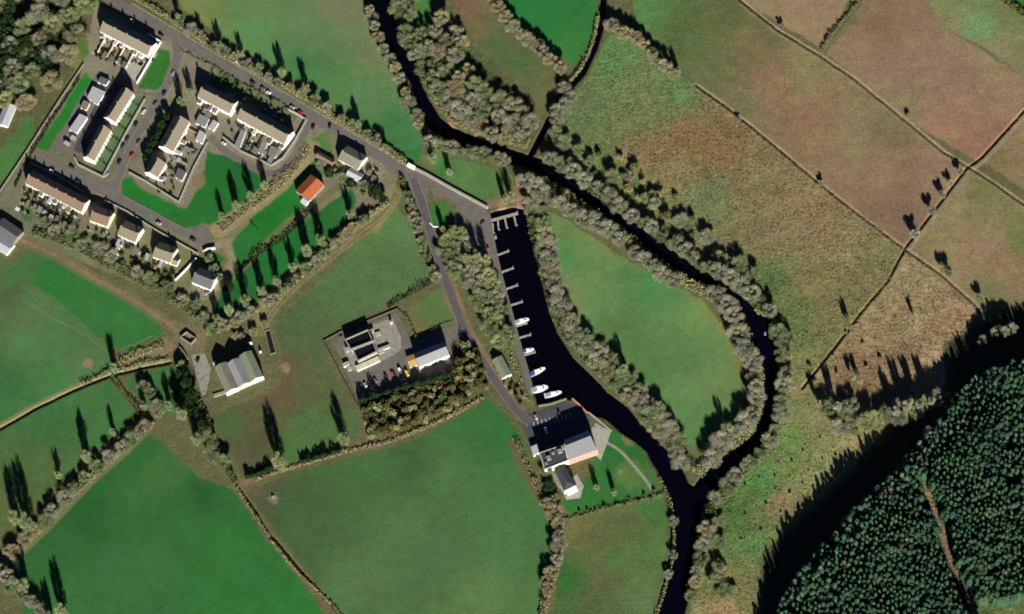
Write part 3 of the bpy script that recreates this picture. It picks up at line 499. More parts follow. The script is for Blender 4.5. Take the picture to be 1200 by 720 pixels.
# ------------------------------------------------------------------ buildings
unit_win = MB().box(0, 0, 0, 1.1, .12, 1.2).mesh('window', M['glass'])
unit_door = MB().box(0, 0, 0, 1.0, .12, 2.1).mesh('door', M['door'])
def put(name, me_, parent, x, y, z, rz, s=(1, 1, 1)):
    o = bpy.data.objects.new(name, me_); COL.objects.link(o); o.parent = parent; o.location = (x, y, z); o.rotation_euler = (0, 0, rz); o.scale = s; return o
def gable(name, label, cat, ra, rb, ea, he, hr, wm_, rm, units=1, chim=1, group=None, windows=True, dmax=6.5, dmin=2.0, ext=0):
    """ridge ends and one lower-eave point given where they show in the photograph; built where they stand"""
    A, B = at(ra[0], ra[1], hr), at(rb[0], rb[1], hr); E = at(ea[0], ea[1], he)
    u = Vector((B.x-A.x, B.y-A.y)); L = u.length; u.normalize(); nn = Vector((-u.y, u.x))
    d = abs((E.x-A.x)*nn.x+(E.y-A.y)*nn.y); d = max(dmin, min(dmax, d))
    cx, cy = (A.x+B.x)/2, (A.y+B.y)/2; rz = math.atan2(u.y, u.x)
    root = thing(name, label, cat, (cx, cy, 0), rz, group); h = L/2
    wb = MB().add([(-h,-d,0),(h,-d,0),(h,d,0),(-h,d,0),(-h,-d,he),(h,-d,he),(h,d,he),(-h,d,he),(-h,0,hr-.15),(h,0,hr-.15)],
        [(3,2,1,0),(0,1,5,4),(2,3,7,6),(1,2,6,9,5),(3,0,4,8,7),(4,5,9,8),(6,7,8,9)])
    obj('wall', wb, wm_, root)
    o = .3; t_ = .18; sl = (hr-he)/d; ez = he-o*sl
    rf = MB().add([(-h-o*.6,-d-o,ez),(h+o*.6,-d-o,ez),(h+o*.6,0,hr),(-h-o*.6,0,hr),(h+o*.6,d+o,ez),(-h-o*.6,d+o,ez),
                   (-h-o*.6,-d-o,ez+t_),(h+o*.6,-d-o,ez+t_),(h+o*.6,0,hr+t_),(-h-o*.6,0,hr+t_),(h+o*.6,d+o,ez+t_),(-h-o*.6,d+o,ez+t_)],
        [(0,3,2,1),(3,5,4,2),(6,7,8,9),(9,8,10,11),(0,1,7,6),(5,11,10,4),(1,2,8,7),(2,4,10,8),(3,0,6,9),(5,3,9,11)])
    roof = obj('roof', rf, rm, root)
    if chim:
        cs = MB().box(0, 0, 0, .9, 1.1, 1.9)
        for k in (-.22, .22): cs.tube((0, k, .9), (0, k, 1.3), .14, .12, 6)
        cm = cs.mesh('chimney', M['wall_stone'])
        xs = [-h+.6+(2*h-1.2)*k/max(1, chim-1) for k in range(chim)] if chim > 1 else [h*.55]
        for x in xs: put('chimney', cm, roof, x, 0, hr+.55, 0)
    if ext:
        sd = 1 if ((E.x-A.x)*nn.x+(E.y-A.y)*nn.y) > 0 else -1; r_e = random.Random(len(label))
        for k in range(units):
            if r_e.random() < .25: continue
            x0 = -h+(k+.3+.4*(k % 2))*2*h/units; le = r_e.uniform(2.6, ext); we = r_e.uniform(2.4, 3.6); ze = r_e.uniform(2.6, 3.3)
            y0_, y1_ = sd*(d+.02), sd*(d+le)
            obj('extension', MB().prism([(x0-we/2,y0_),(x0+we/2,y0_),(x0+we/2,y1_),(x0-we/2,y1_)], 0, ze), wm_, root)
            obj('extension_roof', MB().prism([(x0-we/2-.15,y0_),(x0+we/2+.15,y0_),(x0+we/2+.15,y1_+sd*.15),(x0-we/2-.15,y1_+sd*.15)], ze+.01, ze+.22), M[r_e.choice(['roof_grey','roof_tan','roof_white','roof_brown'])], root)
    if windows:
        for k in range(units):
            x0 = -h+(k+.5)*2*h/units; s = h/units*.45
            for sd in (-1, 1):
                y = sd*(d+.02)
                for z in ([1.5, 4.1] if he > 4.4 else [1.5]):
                    put('window', unit_win, root, x0-s, y, z, 0)
                    if z > 3 or units > 0 and he <= 4.4: put('window', unit_win, root, x0+s, y, z, 0)
                put('door', unit_door, root, x0+s*.9 if he > 4.4 else x0, y, 1.07, 0)
    return root
YK = ['concrete_pale','gravel','concrete','concrete_pale','wall_white','track','asphalt_black','roof_redbrown']
def patios(poly, n, seed, ang=-30):
    r_ = random.Random(seed); xs = [p[0] for p in poly]; ys = [p[1] for p in poly]; k = 0
    while k < n:
        x, y = r_.uniform(min(xs), max(xs)), r_.uniform(min(ys), max(ys))
        if not inpoly(np.array([x]), np.array([y]), poly)[0]: continue
        p = at(x, y); sheet_z = .05+.0045*(k % 9)
        mb = MB().box(p.x, p.y, sheet_z, r_.uniform(1.5, 4.5), r_.uniform(1.2, 3.5), .004, R(ang)); struct(link('patio', mb.mesh('patio', M[r_.choice(YK)]))); k += 1
patios([(118,42),(176,70),(168,80),(140,78),(108,62)], 26, 1); patios([(28,222),(96,256),(84,274),(18,248)], 34, 2)
patios([(216,142),(232,165),(206,216),(178,205)], 26, 3, 60); patios([(232,118),(262,136),(250,160),(228,140)], 14, 4); patios([(274,142),(330,174),(318,192),(268,170)], 30, 5)
patios([(238,90),(345,135),(338,146),(232,104)], 24, 6); patios([(100,262),(130,272),(205,306),(210,322),(160,312),(98,280)], 22, 7); patios([(400,184),(440,196),(448,222),(412,216)], 18, 9)
sheet('back_lane_shade', [(127,92),(147,101),(122,150),(104,184),(86,176),(104,138)], M['asphalt_black'], .042)  # tarmac sheet with the terrace's deep shadow put into its dark colour
TG = 'two-storey terraces of the estate'
gable('terraced_houses', 'brown-roofed white terrace beside the main road and white garden wall, north end of the estate', 'houses', (120.7,26),(177,55),(116.5,36.4), 6.3,10.0, M['wall_white'], M['roof_brown'], 5, 5, TG, ext=5.5)
gable('terraced_houses', 'brown-roofed terrace with square front lawns, upper of the stepped pair', 'houses', (148.5,103.5),(126.8,137.8),(154.8,111.6), 6.3,10.0, M['wall_white'], M['roof_brown'], 4, 3, TG, ext=0)
gable('terraced_houses', 'brown-roofed terrace with square front lawns, lower of the stepped pair', 'houses', (122.3,147.7),(102.4,183.8),(128.6,155), 6.3,10.0, M['wall_white'], M['roof_brown'], 4, 3, TG, ext=0)
gable('terraced_houses', 'short brown-roofed terrace backing on cluttered yards and a gravel path, west of the green', 'houses', (212.2,136.7),(193,172),(222,147), 6.3,10.0, M['wall_white'], M['roof_brown'], 4, 3, TG, ext=5.5)
gable('terraced_houses', 'small terrace with white gable next to the crescent of bright lawn', 'houses', (185.6,185.6),(175.6,202.2),(194.4,191), 6.3,10.0, M['wall_white'], M['roof_brown'], 2, 2, TG, ext=5.5)
gable('terraced_houses', 'brown-roofed terrace with pale sheds behind, left of the two in line below the main road', 'houses', (235.6,103.3),(273.5,122.9),(232,114.4), 6.3,10.0, M['wall_white'], M['roof_brown'], 4, 3, TG, ext=5.5)
gable('terraced_houses', 'long brown-roofed terrace with white wall, right of the two in line below the main road', 'houses', (282,128.2),(337.8,158.8),(278.2,139), 6.3,10.0, M['wall_white'], M['roof_brown'], 6, 4, TG, ext=5.5)
gable('terraced_houses', 'long red-brown roofed terrace with narrow back gardens on the south-west edge of the estate', 'houses', (33.3,205.3),(99.3,239.3),(30,214.6), 5.4,8.4, M['wall_white'], M['roof_redbrown'], 8, 7, TG, ext=5.5)
DG = 'detached houses south of the estate road'
gable('detached_house', 'brown-roofed white house nearest the long red-brown terrace', 'house', (108,248),(128.9,255.3),(103.6,257.5), 4.8,7.4, M['wall_cream'], M['roof_redbrown'], 2, 2, DG)
gable('detached_house', 'brown-roofed white house, middle of the three along the estate road', 'house', (141.5,265.2),(162.3,274.2),(136.1,276.5), 4.8,7.4, M['wall_white'], M['roof_brown'], 2, 2, DG)
gable('detached_house', 'brown-roofed white house with a lean-to annexe at its east end', 'house', (182,290.5),(203,297.7),(177.6,301), 4.8,7.4, M['wall_cream'], M['roof_brown'], 2, 2, DG)
gable('house_annexe', 'small brown-roofed annexe against the east end of the third house', 'annexe', (201.5,304),(208.5,306.5),(199.5,309), 2.5,3.9, M['wall_white'], M['roof_brown'], 1, 0, None, False, 3, 1.5)
gable('slate_house', 'grey slate roofed white house in a gravel yard beside an oval lawn', 'house', (228.2,320.3),(250.7,329.3),(223.6,331.5), 4.9,7.6, M['wall_white'], M['roof_grey'], 2, 2)
gable('orange_barn', 'barn with rusty orange sheet roof beside the bright green paddock', 'barn', (353.5,228),(371.5,209.5),(361.5,236), 4.0,6.0, M['wall_stone'], M['roof_orange'], 1, 0, None, False, 7)
gable('roadside_house', 'grey roofed house on the main road above the orange-roofed barn', 'house', (401,177),(424,189.5),(396.5,186.5), 4.6,7.2, M['wall_cream'], M['roof_tan'], 2, 2)
gable('outbuilding', 'cream walled outbuilding with pale roof behind the roadside house', 'outbuilding', (408,200),(423,208),(406,205), 2.9,4.2, M['wall_white'], M['roof_white'], 1, 0, None, False, 3.5)
gable('outbuilding', 'narrow red-brown roofed outbuilding left of the roadside house', 'outbuilding', (371,180),(390,191),(368.5,184), 2.4,3.6, M['wall_stone'], M['roof_redbrown'], 1, 0, None, False, 2.6)
gable('outbuilding', 'small whitewashed shed at the foot of the orange barn', 'shed', (355,232),(361,236.5),(353,238), 2.4,3.6, M['wall_white'], M['roof_white'], 1, 0, None, False, 3)
gable('works_building', 'long light grey roofed building of the treatment works by the access road', 'building', (487.4,420.6),(522.5,406.4),(490.6,430), 6.0,8.8, M['wall_white'], M['roof_lightgrey'], 5, 0, None, True, 9)
gable('works_annexe', 'small yellowish lean-to at the west end of the works building', 'annexe', (478,424),(486.5,421),(481,432), 2.7,3.6, M['wall_cream'], mat('yellow_sheet', C(190,160,90), .7, .1, .8), 1, 0, None, False, 4.5)
gable('boat_shed', 'grey-green roofed shed between the quay and the road', 'shed', (582,419),(593.5,440.5),(589,417), 3.0,4.2, M['wall_white'], M['roof_greengrey'], 1, 0, None, False, 4)
gable('cottage', 'dark grey roofed building cut by the left edge below the estate', 'building', (-4,262),(20,278),(-9,272), 3.6,6.0, M['wall_stone'], M['roof_grey'], 2, 0, None, False, 8)
gable('outbuilding', 'pale roofed shed at the left edge below the dark grey building', 'shed', (-4,282),(12,292),(-8,290), 2.6,4.0, M['wall_white'], M['roof_white'], 1, 0, None, False, 5)
gable('outbuilding', 'white roofed shed at the left edge under the wood', 'shed', (12,122),(2,146),(18,126), 2.6,4.0, M['wall_white'], M['roof_white'], 1, 0, None, False, 5)
# flat roofed sheds and garages
def shed(name, label, cat, quad, h, wm_, rm, group=None):
    Q = [at(x, y, h) for x, y in quad]; c = sum(Q, Vector())/4
    root = thing(name, label, cat, (c.x, c.y, 0), 0, group); P = [(q.x-c.x, q.y-c.y) for q in Q]
    obj('wall', MB().prism(P, 0, h-.1), wm_, root); obj('roof', MB().prism([(x*1.05, y*1.05) for x, y in P], h-.1, h+.1), rm, root)
    a, b2 = Vector(P[2]), Vector(P[3]); mid_ = (a+b2)/2; e = b2-a
    put('door', unit_door, root, mid_.x*1.01, mid_.y*1.01, 1.07, math.atan2(e.y, e.x), (1.6, 1, .95))
    return root
SG = 'sheds and garages in back yards'
for lab, q_, h_, r_ in [('wide pale grey flat roofed garage west of the stepped terraces', [(108.7,101.7),(123,108),(114,122.4),(102.4,114.3)], 2.8, 'roof_white'),
  ('long narrow pale garage row west of the stepped terraces', [(93.4,134),(102.4,137.8),(89.8,155.8),(80.8,152)], 2.8, 'roof_white'),
  ('small dark roofed shed above the wide pale garage', [(118,90),(128,94),(124,100),(114,96)], 2.4, 'roof_grey'),
  ('tiny pale shed between the two pale garages', [(98,118),(105,121),(101,129),(94,126)], 2.3, 'roof_tan'),
  ('blue-grey shed behind the upper road terrace, beside a white one', [(234,134),(245,139),(240,149),(229,144)], 2.6, 'roof_bluegrey'),
  ('small white roofed shed beside the blue-grey shed', [(250,141),(256,144),(250,153),(244,150)], 2.5, 'roof_white'),
  ('pale square shed at the bend of the gravel path', [(234,153),(241,157),(237,168),(229,164)], 2.6, 'roof_white'),
  ('dark blue-grey shed behind the white gabled terrace', [(209,197),(218,202),(213,212),(205,207)], 2.5, 'roof_grey'),
  ('narrow pale shed in the first yard of the long road terrace', [(283,152),(287.5,154.5),(281,173),(275,170)], 2.5, 'roof_bluegrey'),
  ('narrow grey shed in the middle yard of the long road terrace', [(307,166),(313,169),(308,181),(302,178)], 2.5, 'roof_bluegrey'),
  ('tan roofed shed at the corner of the estate path', [(318,171),(327,175),(322,185),(314,181)], 2.5, 'roof_tan'),
  ('small slate shed in the yard near the blue canvas trailer', [(210,343),(216,347),(212,353),(206,349)], 2.4, 'roof_grey'),
  ('little pale shed in a garden behind the middle detached house', [(138,285),(143,287),(140,292),(135,290)], 2.2, 'roof_white'),
  ('white kiosk at the west end of the marina building', [(622,524),(629,521),(632,530),(625,534)], 3.2, 'roof_white')]:
    shed('garden_shed' if 'kiosk' not in lab else 'kiosk', lab, 'shed' if 'garage' not in lab else 'garage', q_, h_, M['wall_white'], M[r_], SG if 'kiosk' not in lab else None)
rs_ = random.Random(5)
for area, an, (ax_, ay_), (bx_, by_), n_ in [('behind the north terrace', -30, (118,62), (150,76), 4), ('behind the red-brown terrace', -30, (28,238), (84,266), 8), ('behind the terraces west of the green', 60, (222,170), (190,216), 4), ('behind the upper road terrace', -30, (236,128), (248,134), 2),
        ('behind the long road terrace', -30, (286,172), (322,186), 4), ('behind the detached houses', -27, (112,272), (196,312), 5), ('behind the stepped terraces', 60, (90,160), (76,172), 2), ('beside the roadside house', -20, (430,198), (444,216), 3)]:
    for k in range(n_):
        f_ = (k+.5)/n_; x = ax_+(bx_-ax_)*f_+rs_.uniform(-2, 2); y = ay_+(by_-ay_)*f_+rs_.uniform(-2, 2); w_, d_ = rs_.uniform(1.5, 2.6), rs_.uniform(2, 4.2); ca_, sa_ = math.cos(R(-an+90)), math.sin(R(-an+90))
        q_ = [(x+a*ca_-b_*sa_, y+a*sa_+b_*ca_) for a, b_ in ((-d_,-w_),(d_,-w_),(d_,w_),(-d_,w_))]
        rk = rs_.choice(['roof_grey','roof_tan','roof_white','roof_bluegrey','roof_redbrown']); wd = {'roof_grey':'slate grey','roof_tan':'tan','roof_white':'pale','roof_bluegrey':'blue-grey','roof_redbrown':'red-brown'}[rk]
        shed('garden_shed', f'tiny {wd} roofed shed, {["first","second","third","fourth","fifth","sixth","seventh","eighth"][k]} along the yards {area}', 'shed', q_, rs_.uniform(2.1, 2.6), M['wall_dark'], M[rk], SG)
# farm barn: three parallel sheet-roofed bays
A, B, Cc = at(251.2,431,6), at(294.8,411.3,6), at(306.3,441.9,6)
u = (B-A); W3 = u.length/3; u.normalize(); v3 = (Cc-B); Lb = v3.length; v3.normalize()
root = thing('farm_barn', 'large farm barn of three joined bays with tan, blue-grey and mossy sheet roofs', 'barn', (A.x, A.y, 0), math.atan2(u.y, u.x))
sgn = -1 if (u.x*v3.y-u.y*v3.x) < 0 else 1
for k, (mm, dz, s0) in enumerate([('roof_tan', 0, 0), ('roof_bluegrey', .3, -1.5), ('roof_greengrey', .1, 0)]):
    x0, x1 = k*W3, (k+1)*W3; xm = (x0+x1)/2; y0, y1 = s0, sgn*Lb; e, r = 6.0+dz, 8.4+dz
    g_ = .01 if k else 0
    bay = obj('bay_wall', MB().add([(x0+g_,y0,0),(x1-g_,y0,0),(x1-g_,y1,0),(x0+g_,y1,0),(x0+g_,y0,e),(x1-g_,y0,e),(x1-g_,y1,e),(x0+g_,y1,e),(xm,y0,r-.1),(xm,y1,r-.1)],
        [(0,1,2,3),(1,0,4,8,5),(3,2,6,9,7),(2,1,5,6),(0,3,7,4),(5,8,9,6),(8,4,7,9)]), M['wall_white'] if k != 1 else M['concrete_pale'], root)
    nrib = 24; rb_ = MB(); ya, yb = y0+(.3 if sgn < 0 else -.3), y1-(.3 if sgn < 0 else -.3)
    rb_.add([(x0,ya,e),(xm,ya,r),(x1,ya,e),(x0,yb,e),(xm,yb,r),(x1,yb,e),(x0,ya,e+.15),(xm,ya,r+.15),(x1,ya,e+.15),(x0,yb,e+.15),(xm,yb,r+.15),(x1,yb,e+.15)],
        [(0,1,4,3),(1,2,5,4),(6,9,10,7),(7,10,11,8),(0,6,7,1),(1,7,8,2),(3,4,10,9),(4,5,11,10),(0,3,9,6),(2,8,11,5)])
    for j in range(nrib):
        y = ya+(yb-ya)*(j+.5)/nrib
        rb_.add([(x0,y-.08,e+.16),(xm,y-.08,r+.16),(xm,y+.08,r+.16),(x0,y+.08,e+.16),(x0,y,e+.26),(xm,y,r+.26)], [(0,1,5,4),(3,4,5,2)])
        rb_.add([(x1,y-.08,e+.16),(xm,y-.08,r+.16),(xm,y+.08,r+.16),(x1,y+.08,e+.16),(x1,y,e+.26),(xm,y,r+.26)], [(0,4,5,1),(3,2,5,4)])
    obj('roof', rb_, M[mm], root)
for lab, x, y, r_, h_ in [('white feed bin at the west corner of the farm barn', 251,425,1.1,3.4), ('white feed bin near the north-east corner of the farm barn', 293,402,1.5,3.0), ('small pale tank east of the farm barn', 305,412,.9,2.0)]:
    p = at(x, y, h_); t_ = thing('feed_bin', lab, 'tank', (p.x, p.y, 0)); obj('tank', MB().tube((0,0,.5),(0,0,h_), r_, r_, 14), M['gelcoat'], t_)
    obj('lid', MB().tube((0,0,h_+.01),(0,0,h_+.6), r_*.98, .2, 14), M['gelcoat'], t_)
    for a in range(4): obj('leg', MB().tube((r_*.7*math.cos(a*1.57+.78), r_*.7*math.sin(a*1.57+.78), 0), (r_*.7*math.cos(a*1.57+.78), r_*.7*math.sin(a*1.57+.78), .5), .08, .08, 4), M['concrete'], t_)
# open slurry pit
Q = [at(x, y) for x, y in ((311,389),(316,387),(323,413),(317,415))]; c = sum(Q, Vector())/4
pit = thing('slurry_pit', 'long narrow dark slurry pit with concrete rim east of the farm barn', 'slurry pit', (c.x, c.y, 0))
obj('slurry', MB().prism([(q.x-c.x, q.y-c.y) for q in Q], .01, .12), M['soil'], pit)
rim = MB()
for i in range(4):
    a, b2 = Q[i]-c, Q[(i+1) % 4]-c; e = b2-a; rim.box((a.x+b2.x)/2*1.04, (a.y+b2.y)/2*1.04, .3+.002*i, e.length+.3, .35, .6, math.atan2(e.y, e.x))
obj('rim', rim, M['concrete'], pit)
# roofless stone pens left of the yard
def wallrun(name, label, cat, pts, h, th, m, z0=0, group=None, closed=False, cap=None):
    P = [at(x, y) for x, y in pts]; mb = MB(); mc = MB(); c = P[0]
    for i in range(len(P)-(0 if closed else 1)):
        a, b2 = P[i]-c, P[(i+1) % len(P)]-c; e = b2-a
        mb.box((a.x+b2.x)/2, (a.y+b2.y)/2, h/2+.003*i, e.length+th*.9, th, h, math.atan2(e.y, e.x))
        if cap: mc.box((a.x+b2.x)/2, (a.y+b2.y)/2, h+.06+.003*i, e.length+th, th*1.5, .1, math.atan2(e.y, e.x))
    if cap:
        r_ = thing(name, label, cat, (c.x, c.y, z0), 0, group); obj('wall', mb, m, r_); obj('coping', mc, cap, r_); return r_
    o = obj(name, mb, m, None, (c.x, c.y, z0)); return tag(o, label, cat, group)
wallrun('stone_pen', 'roofless stone pen west of the farm yard', 'stone pen', [(212,396),(219,390),(230,398),(224,404)], 1.8, .7, M['wall_stone'], closed=True)
wallrun('farm_wall', 'short pale farm wall south of the stone pen', 'wall', [(211,408),(216,414),(220,421)], 1.8, .8, M['wall_stone'])
wallrun('barn_apron_wall', 'low pale concrete wall along the south side of the farm barn', 'wall', [(252,464),(280,455),(308,445)], .9, 2.6, M['concrete'])
# treatment works
def P2(x, y, z, c): p = at(x, y, z); return (p.x-c.x, p.y-c.y)
c = at(422,406,0); root = thing('settling_tank', 'raised concrete settling tank with two dark rectangular cells', 'settling tank', (c.x, c.y, 0)); H = 5.6
def beam(mb, a, b2, z0, z1, w_, cc):
    p, q_ = P2(*a, z1, cc), P2(*b2, z1, cc); e = (q_[0]-p[0], q_[1]-p[1]); mb.box((p[0]+q_[0])/2, (p[1]+q_[1])/2, (z0+z1)/2, math.hypot(*e)+w_*.8, w_, z1-z0, math.atan2(e[1], e[0]))
wl = MB(); k_ = 0
for a, b2 in [((404.5,398),(431,386.5)),((431,386.5),(436.5,400)),((404.5,398),(412,410)),((412,410.2),(436.5,399.8)),((414,411),(419.5,422.5)),((419.5,422.5),(441,412)),((441,412),(437,400.5))]:
    beam(wl, a, b2, 0, H+k_*.004, .7, c); k_ += 1
obj('tank_wall', wl, M['concrete'], root)
wk = MB(); beam(wk, (409,411),(438,400), H+.05, H+.35, 2.0, c); obj('walkway', wk, M['concrete_pale'], root)
for q_ in ([(406,398.5),(430.5,388),(435,399),(412,409)], [(415,412),(437,402.5),(440,411.5),(420,421)]):
    obj('sludge_surface', MB().prism([P2(x, y, 4.4, c) for x, y in q_], 1.0, 4.4), M['tank_water'], root)
rl = MB()
for i in range(14):
    x = 410+i*2.1; y = 410.6-i*.8; p = P2(x, y, H+.4, c); rl.box(p[0], p[1], H+.9, .06, .06, 1.1)
obj('railing', rl, M['white_paint'], root)
k = 0
for (x, y, sx, sy, h_, mm, lab, nm) in [(408,411,3,3,2.6,'concrete_pale','square pale pump house left of the settling tank','pump_house'),(406,428,5,3,1.8,'wall_white','low white plant box at the south-west corner of the works','plant_box'),
      (410,433,3,3,1.2,'concrete_pale','small pale chamber beside the low white plant box','chamber'),(458.5,379,1.6,1.6,2.6,'wall_white','tiny white kiosk at the north-east of the works','kiosk'),
      (436,389,3,2,2.2,'concrete','grey control cabinet at the upper corner of the settling tank','control_cabinet'),(443,392,4,3,1.0,'concrete','low square chamber east of the settling tank','chamber'),
      (450,409,9,2.2,1.4,'wall_white','long white cabinet on the apron east of the settling tank','plant_box'),(447,413.5,4,2,1.0,'concrete_pale','small pale chamber just below the long white cabinet','chamber')]:
    p = at(x, y); r_ = thing(nm, lab, 'utility box', (p.x, p.y, 0), R(20))
    obj('body', MB().box(0, 0, h_/2, sx, sy, h_), M[mm], r_); obj('lid', MB().box(0, 0, h_+.08, sx+.3, sy+.3, .14), M['concrete_pale'], r_)
for n_, (x0, y0, x1, y1) in enumerate([(418,433,432,427),(432,427,445,421)]):
    c2 = at(x0, y0); r_ = thing('filter_bed', ['western','eastern'][n_]+' half of the pale cream filter bed south of the settling tank', 'filter bed', (c2.x, c2.y, 0))
    b_ = MB(); p = P2(x1-.4, y1+.2, 0, c2); b_.box(p[0]/2, p[1]/2, .9, math.hypot(*p), 4.4, 1.8, math.atan2(p[1], p[0])); obj('bed_wall', b_, M['wall_cream'], r_)
    g = MB()
    for j in range(6): g.box(p[0]*(j+.5)/6, p[1]*(j+.5)/6, 1.86, .3, 4.0, .12, math.atan2(p[1], p[0]))
    obj('grating', g, M['concrete'], r_)
# marina building
c = at(665,530); root = thing('marina_building', 'marina building with dark flat block, light grey east roof and salmon brick front', 'building', (c.x, c.y, 0))
def wing(quad, z, m, nm='wall', par=root, z0=0): return obj(nm, MB().prism([P2(x, y, z, c) for x, y in quad], z0, z), m, par)
# east wing (ridge and eaves by where they show)
a1, a2 = P2(663,522.5,12,c), P2(692,511,12,c); e1, e2 = P2(666,539.5,9,c), P2(700,527.5,9,c)
dv = ((e1[0]-a1[0]+e2[0]-a2[0])/2, (e1[1]-a1[1]+e2[1]-a2[1])/2); g1 = (a1[0]-dv[0]*.55, a1[1]-dv[1]*.55); g2 = (a2[0]-dv[0]*.55, a2[1]-dv[1]*.55)
ew = MB().add([(e1[0],e1[1],0),(e2[0],e2[1],0),(g2[0],g2[1],0),(g1[0],g1[1],0),(e1[0],e1[1],9),(e2[0],e2[1],9),(g2[0],g2[1],8.7),(g1[0],g1[1],8.7),(a1[0],a1[1],11.9),(a2[0],a2[1],11.9)],
   [(3,2,1,0),(0,1,5,4),(1,2,6,9,5),(2,3,7,6),(3,0,4,8,7),(4,5,9,8),(8,9,6,7)]); obj('brick_wall', ew, M['wall_brick'], root)
rf = MB().add([(e1[0],e1[1],9.05),(e2[0],e2[1],9.05),(a2[0],a2[1],12.05),(a1[0],a1[1],12.05),(g2[0],g2[1],8.8),(g1[0],g1[1],8.8),(e1[0],e1[1],9.3),(e2[0],e2[1],9.3),(a2[0],a2[1],12.3),(a1[0],a1[1],12.3),(g2[0],g2[1],9.05),(g1[0],g1[1],9.05)],
   [(6,7,8,9),(9,8,10,11),(0,1,7,6),(1,2,8,7),(2,4,10,8),(4,5,11,10),(5,3,9,11),(3,0,6,9)]); obj('roof', rf, M['roof_lightgrey'], root)
wing([(632,531),(662.6,520.5),(665.6,539),(638,550)], 9.4, M['wall_white'])
wr = wing([(633,531.6),(661.5,521.3),(664.5,538.6),(638.6,549)], 9.6, M['roof_dark'], 'flat_roof', root, 9.41)
pr = MB(); ang = math.atan2(*(lambda p, q_: (q_[1]-p[1], q_[0]-p[0]))(P2(632,531,9,c), P2(662,520.5,9,c)))
for a, b2 in [((632,531),(662,520.7)),((638,550),(665.2,539.3)),((632,531),(638,550))]: beam(pr, a, b2, 9.41, 10.0+.01*k, .5, c); k += 1
obj('parapet', pr, M['concrete_pale'], root)
for (x, y, s1, s2, s3) in [(656,529,3.4,3,1.8),(660,525,2.4,3,1.5),(643,537,3,3.4,1.6),(648,531,2,2,1.0),(640,543,1.6,2,.9)]:
    p = P2(x, y, 10.5, c); obj('roof_plant', MB().box(p[0], p[1], 9.62+s3/2, s1, s2, s3, ang), M['roof_bluegrey'], root)
# south wing with hipped dark roof
Qs = [P2(x, y, 6, c) for x, y in ((650,552),(662,547),(675,569),(661,576))]
obj('wall', MB().prism(Qs, 0, 6), M['wall_white'], root)
m1 = ((Qs[0][0]+Qs[1][0])/2, (Qs[0][1]+Qs[1][1])/2); m2 = ((Qs[2][0]+Qs[3][0])/2, (Qs[2][1]+Qs[3][1])/2); h1 = (m2[0]*.72+m1[0]*.28, m2[1]*.72+m1[1]*.28)
obj('roof', MB().add([(q_[0], q_[1], 6.03) for q_ in Qs]+[(m1[0], m1[1], 8), (h1[0], h1[1], 8)], [(3,2,1,0),(1,2,5,4),(3,0,4,5),(2,3,5),(0,1,4)]), M['roof_dark'], root)
obj('porch', MB().prism([P2(x, y, 3, c) for x, y in ((663,575),(675,570),(677,574),(665,579.5))], 0, 3), M['wall_white'], root)
for k2 in range(7):
    f_ = (k2+.5)/7
    for z in (1.6, 4.4, 7.2):
        p = (e1[0]+(e2[0]-e1[0])*f_, e1[1]+(e2[1]-e1[1])*f_); put('window', unit_win, root, p[0], p[1], z, math.atan2(e2[1]-e1[1], e2[0]-e1[0]), (.6, 1, .7))
for k2 in range(5):
    f_ = (k2+.5)/5; p, q_ = P2(638,550,9.4,c), P2(665.6,539,9.4,c)
    for z in (1.6, 4.4, 7.2): put('window', unit_win, root, p[0]+(q_[0]-p[0])*f_, p[1]+(q_[1]-p[1])*f_, z, math.atan2(q_[1]-p[1], q_[0]-p[0]), (.6, 1, .7))

# ------------------------------------------------------------------ walls and fences
wallrun('garden_wall', 'long white garden wall between the north terrace and its grass verge', 'wall', [(189,50),(175,74),(161,98)], 1.6, .8, M['wall_white'], cap=M['white_paint'])
wallrun('garden_wall', 'white wall piece joining the north terrace to the main road', 'wall', [(189,50),(174,41)], 1.6, .7, M['wall_white'], cap=M['white_paint'])
wallrun('garden_wall', 'pale front wall along the lawns of the stepped terraces', 'wall', [(170,117),(146,160),(121,208)], 1.2, .9, M['concrete_pale'], cap=M['concrete_pale'])
wallrun('garden_wall', 'pale wall below the lower stepped terrace', 'wall', [(121,208),(92,194),(88,186)], 1.4, .8, M['concrete'], cap=M['concrete_pale'])
wallrun('garden_wall', 'pale wall behind the yards of the white gabled terrace', 'wall', [(243,168),(227,198),(210,238),(172,214),(152,203)], 1.3, .8, M['wall_stone'], cap=M['concrete_pale'])
wallrun('garden_wall', 'pale back wall with red-brown stretch behind the two road terraces', 'wall', [(262,162),(282,178),(300,186),(318,195),(332,186),(346,166),(359,142)], 1.6, .8, M['wall_stone'], cap=M['concrete_pale'])
wallrun('garden_wall', 'pale end wall of the road terraces beside the junction path', 'wall', [(359,141),(350,135),(336,128)], 1.5, .7, M['wall_cream'], cap=M['concrete_pale'])
wallrun('garden_wall', 'broken pale front wall of the long red-brown terrace', 'wall', [(37,192),(68,207),(99,226)], 1.2, .9, M['wall_stone'], cap=M['concrete_pale'])
wallrun('garden_wall', 'pale front wall shared by the three detached houses', 'wall', [(124,236),(150,249),(174,265),(196,278),(232,298)], 1.2, .8, M['wall_stone'], cap=M['concrete_pale'])
wallrun('garden_wall', 'white gate wall north of the slate roofed house', 'wall', [(239,296),(244,293),(252,292)], 2.0, .9, M['wall_white'], cap=M['white_paint'])
wallrun('garden_wall', 'white wall slanting down to the yard of the slate roofed house', 'wall', [(230,304),(219,316),(206,329)], 1.6, .7, M['wall_white'], cap=M['white_paint'])
wallrun('quay_wall', 'long cream stone wall between the car park and the green field', 'wall', [(478,194),(500,205),(530,222),(571,244)], 1.5, 1.3, M['wall_cream'], cap=M['concrete_pale'])
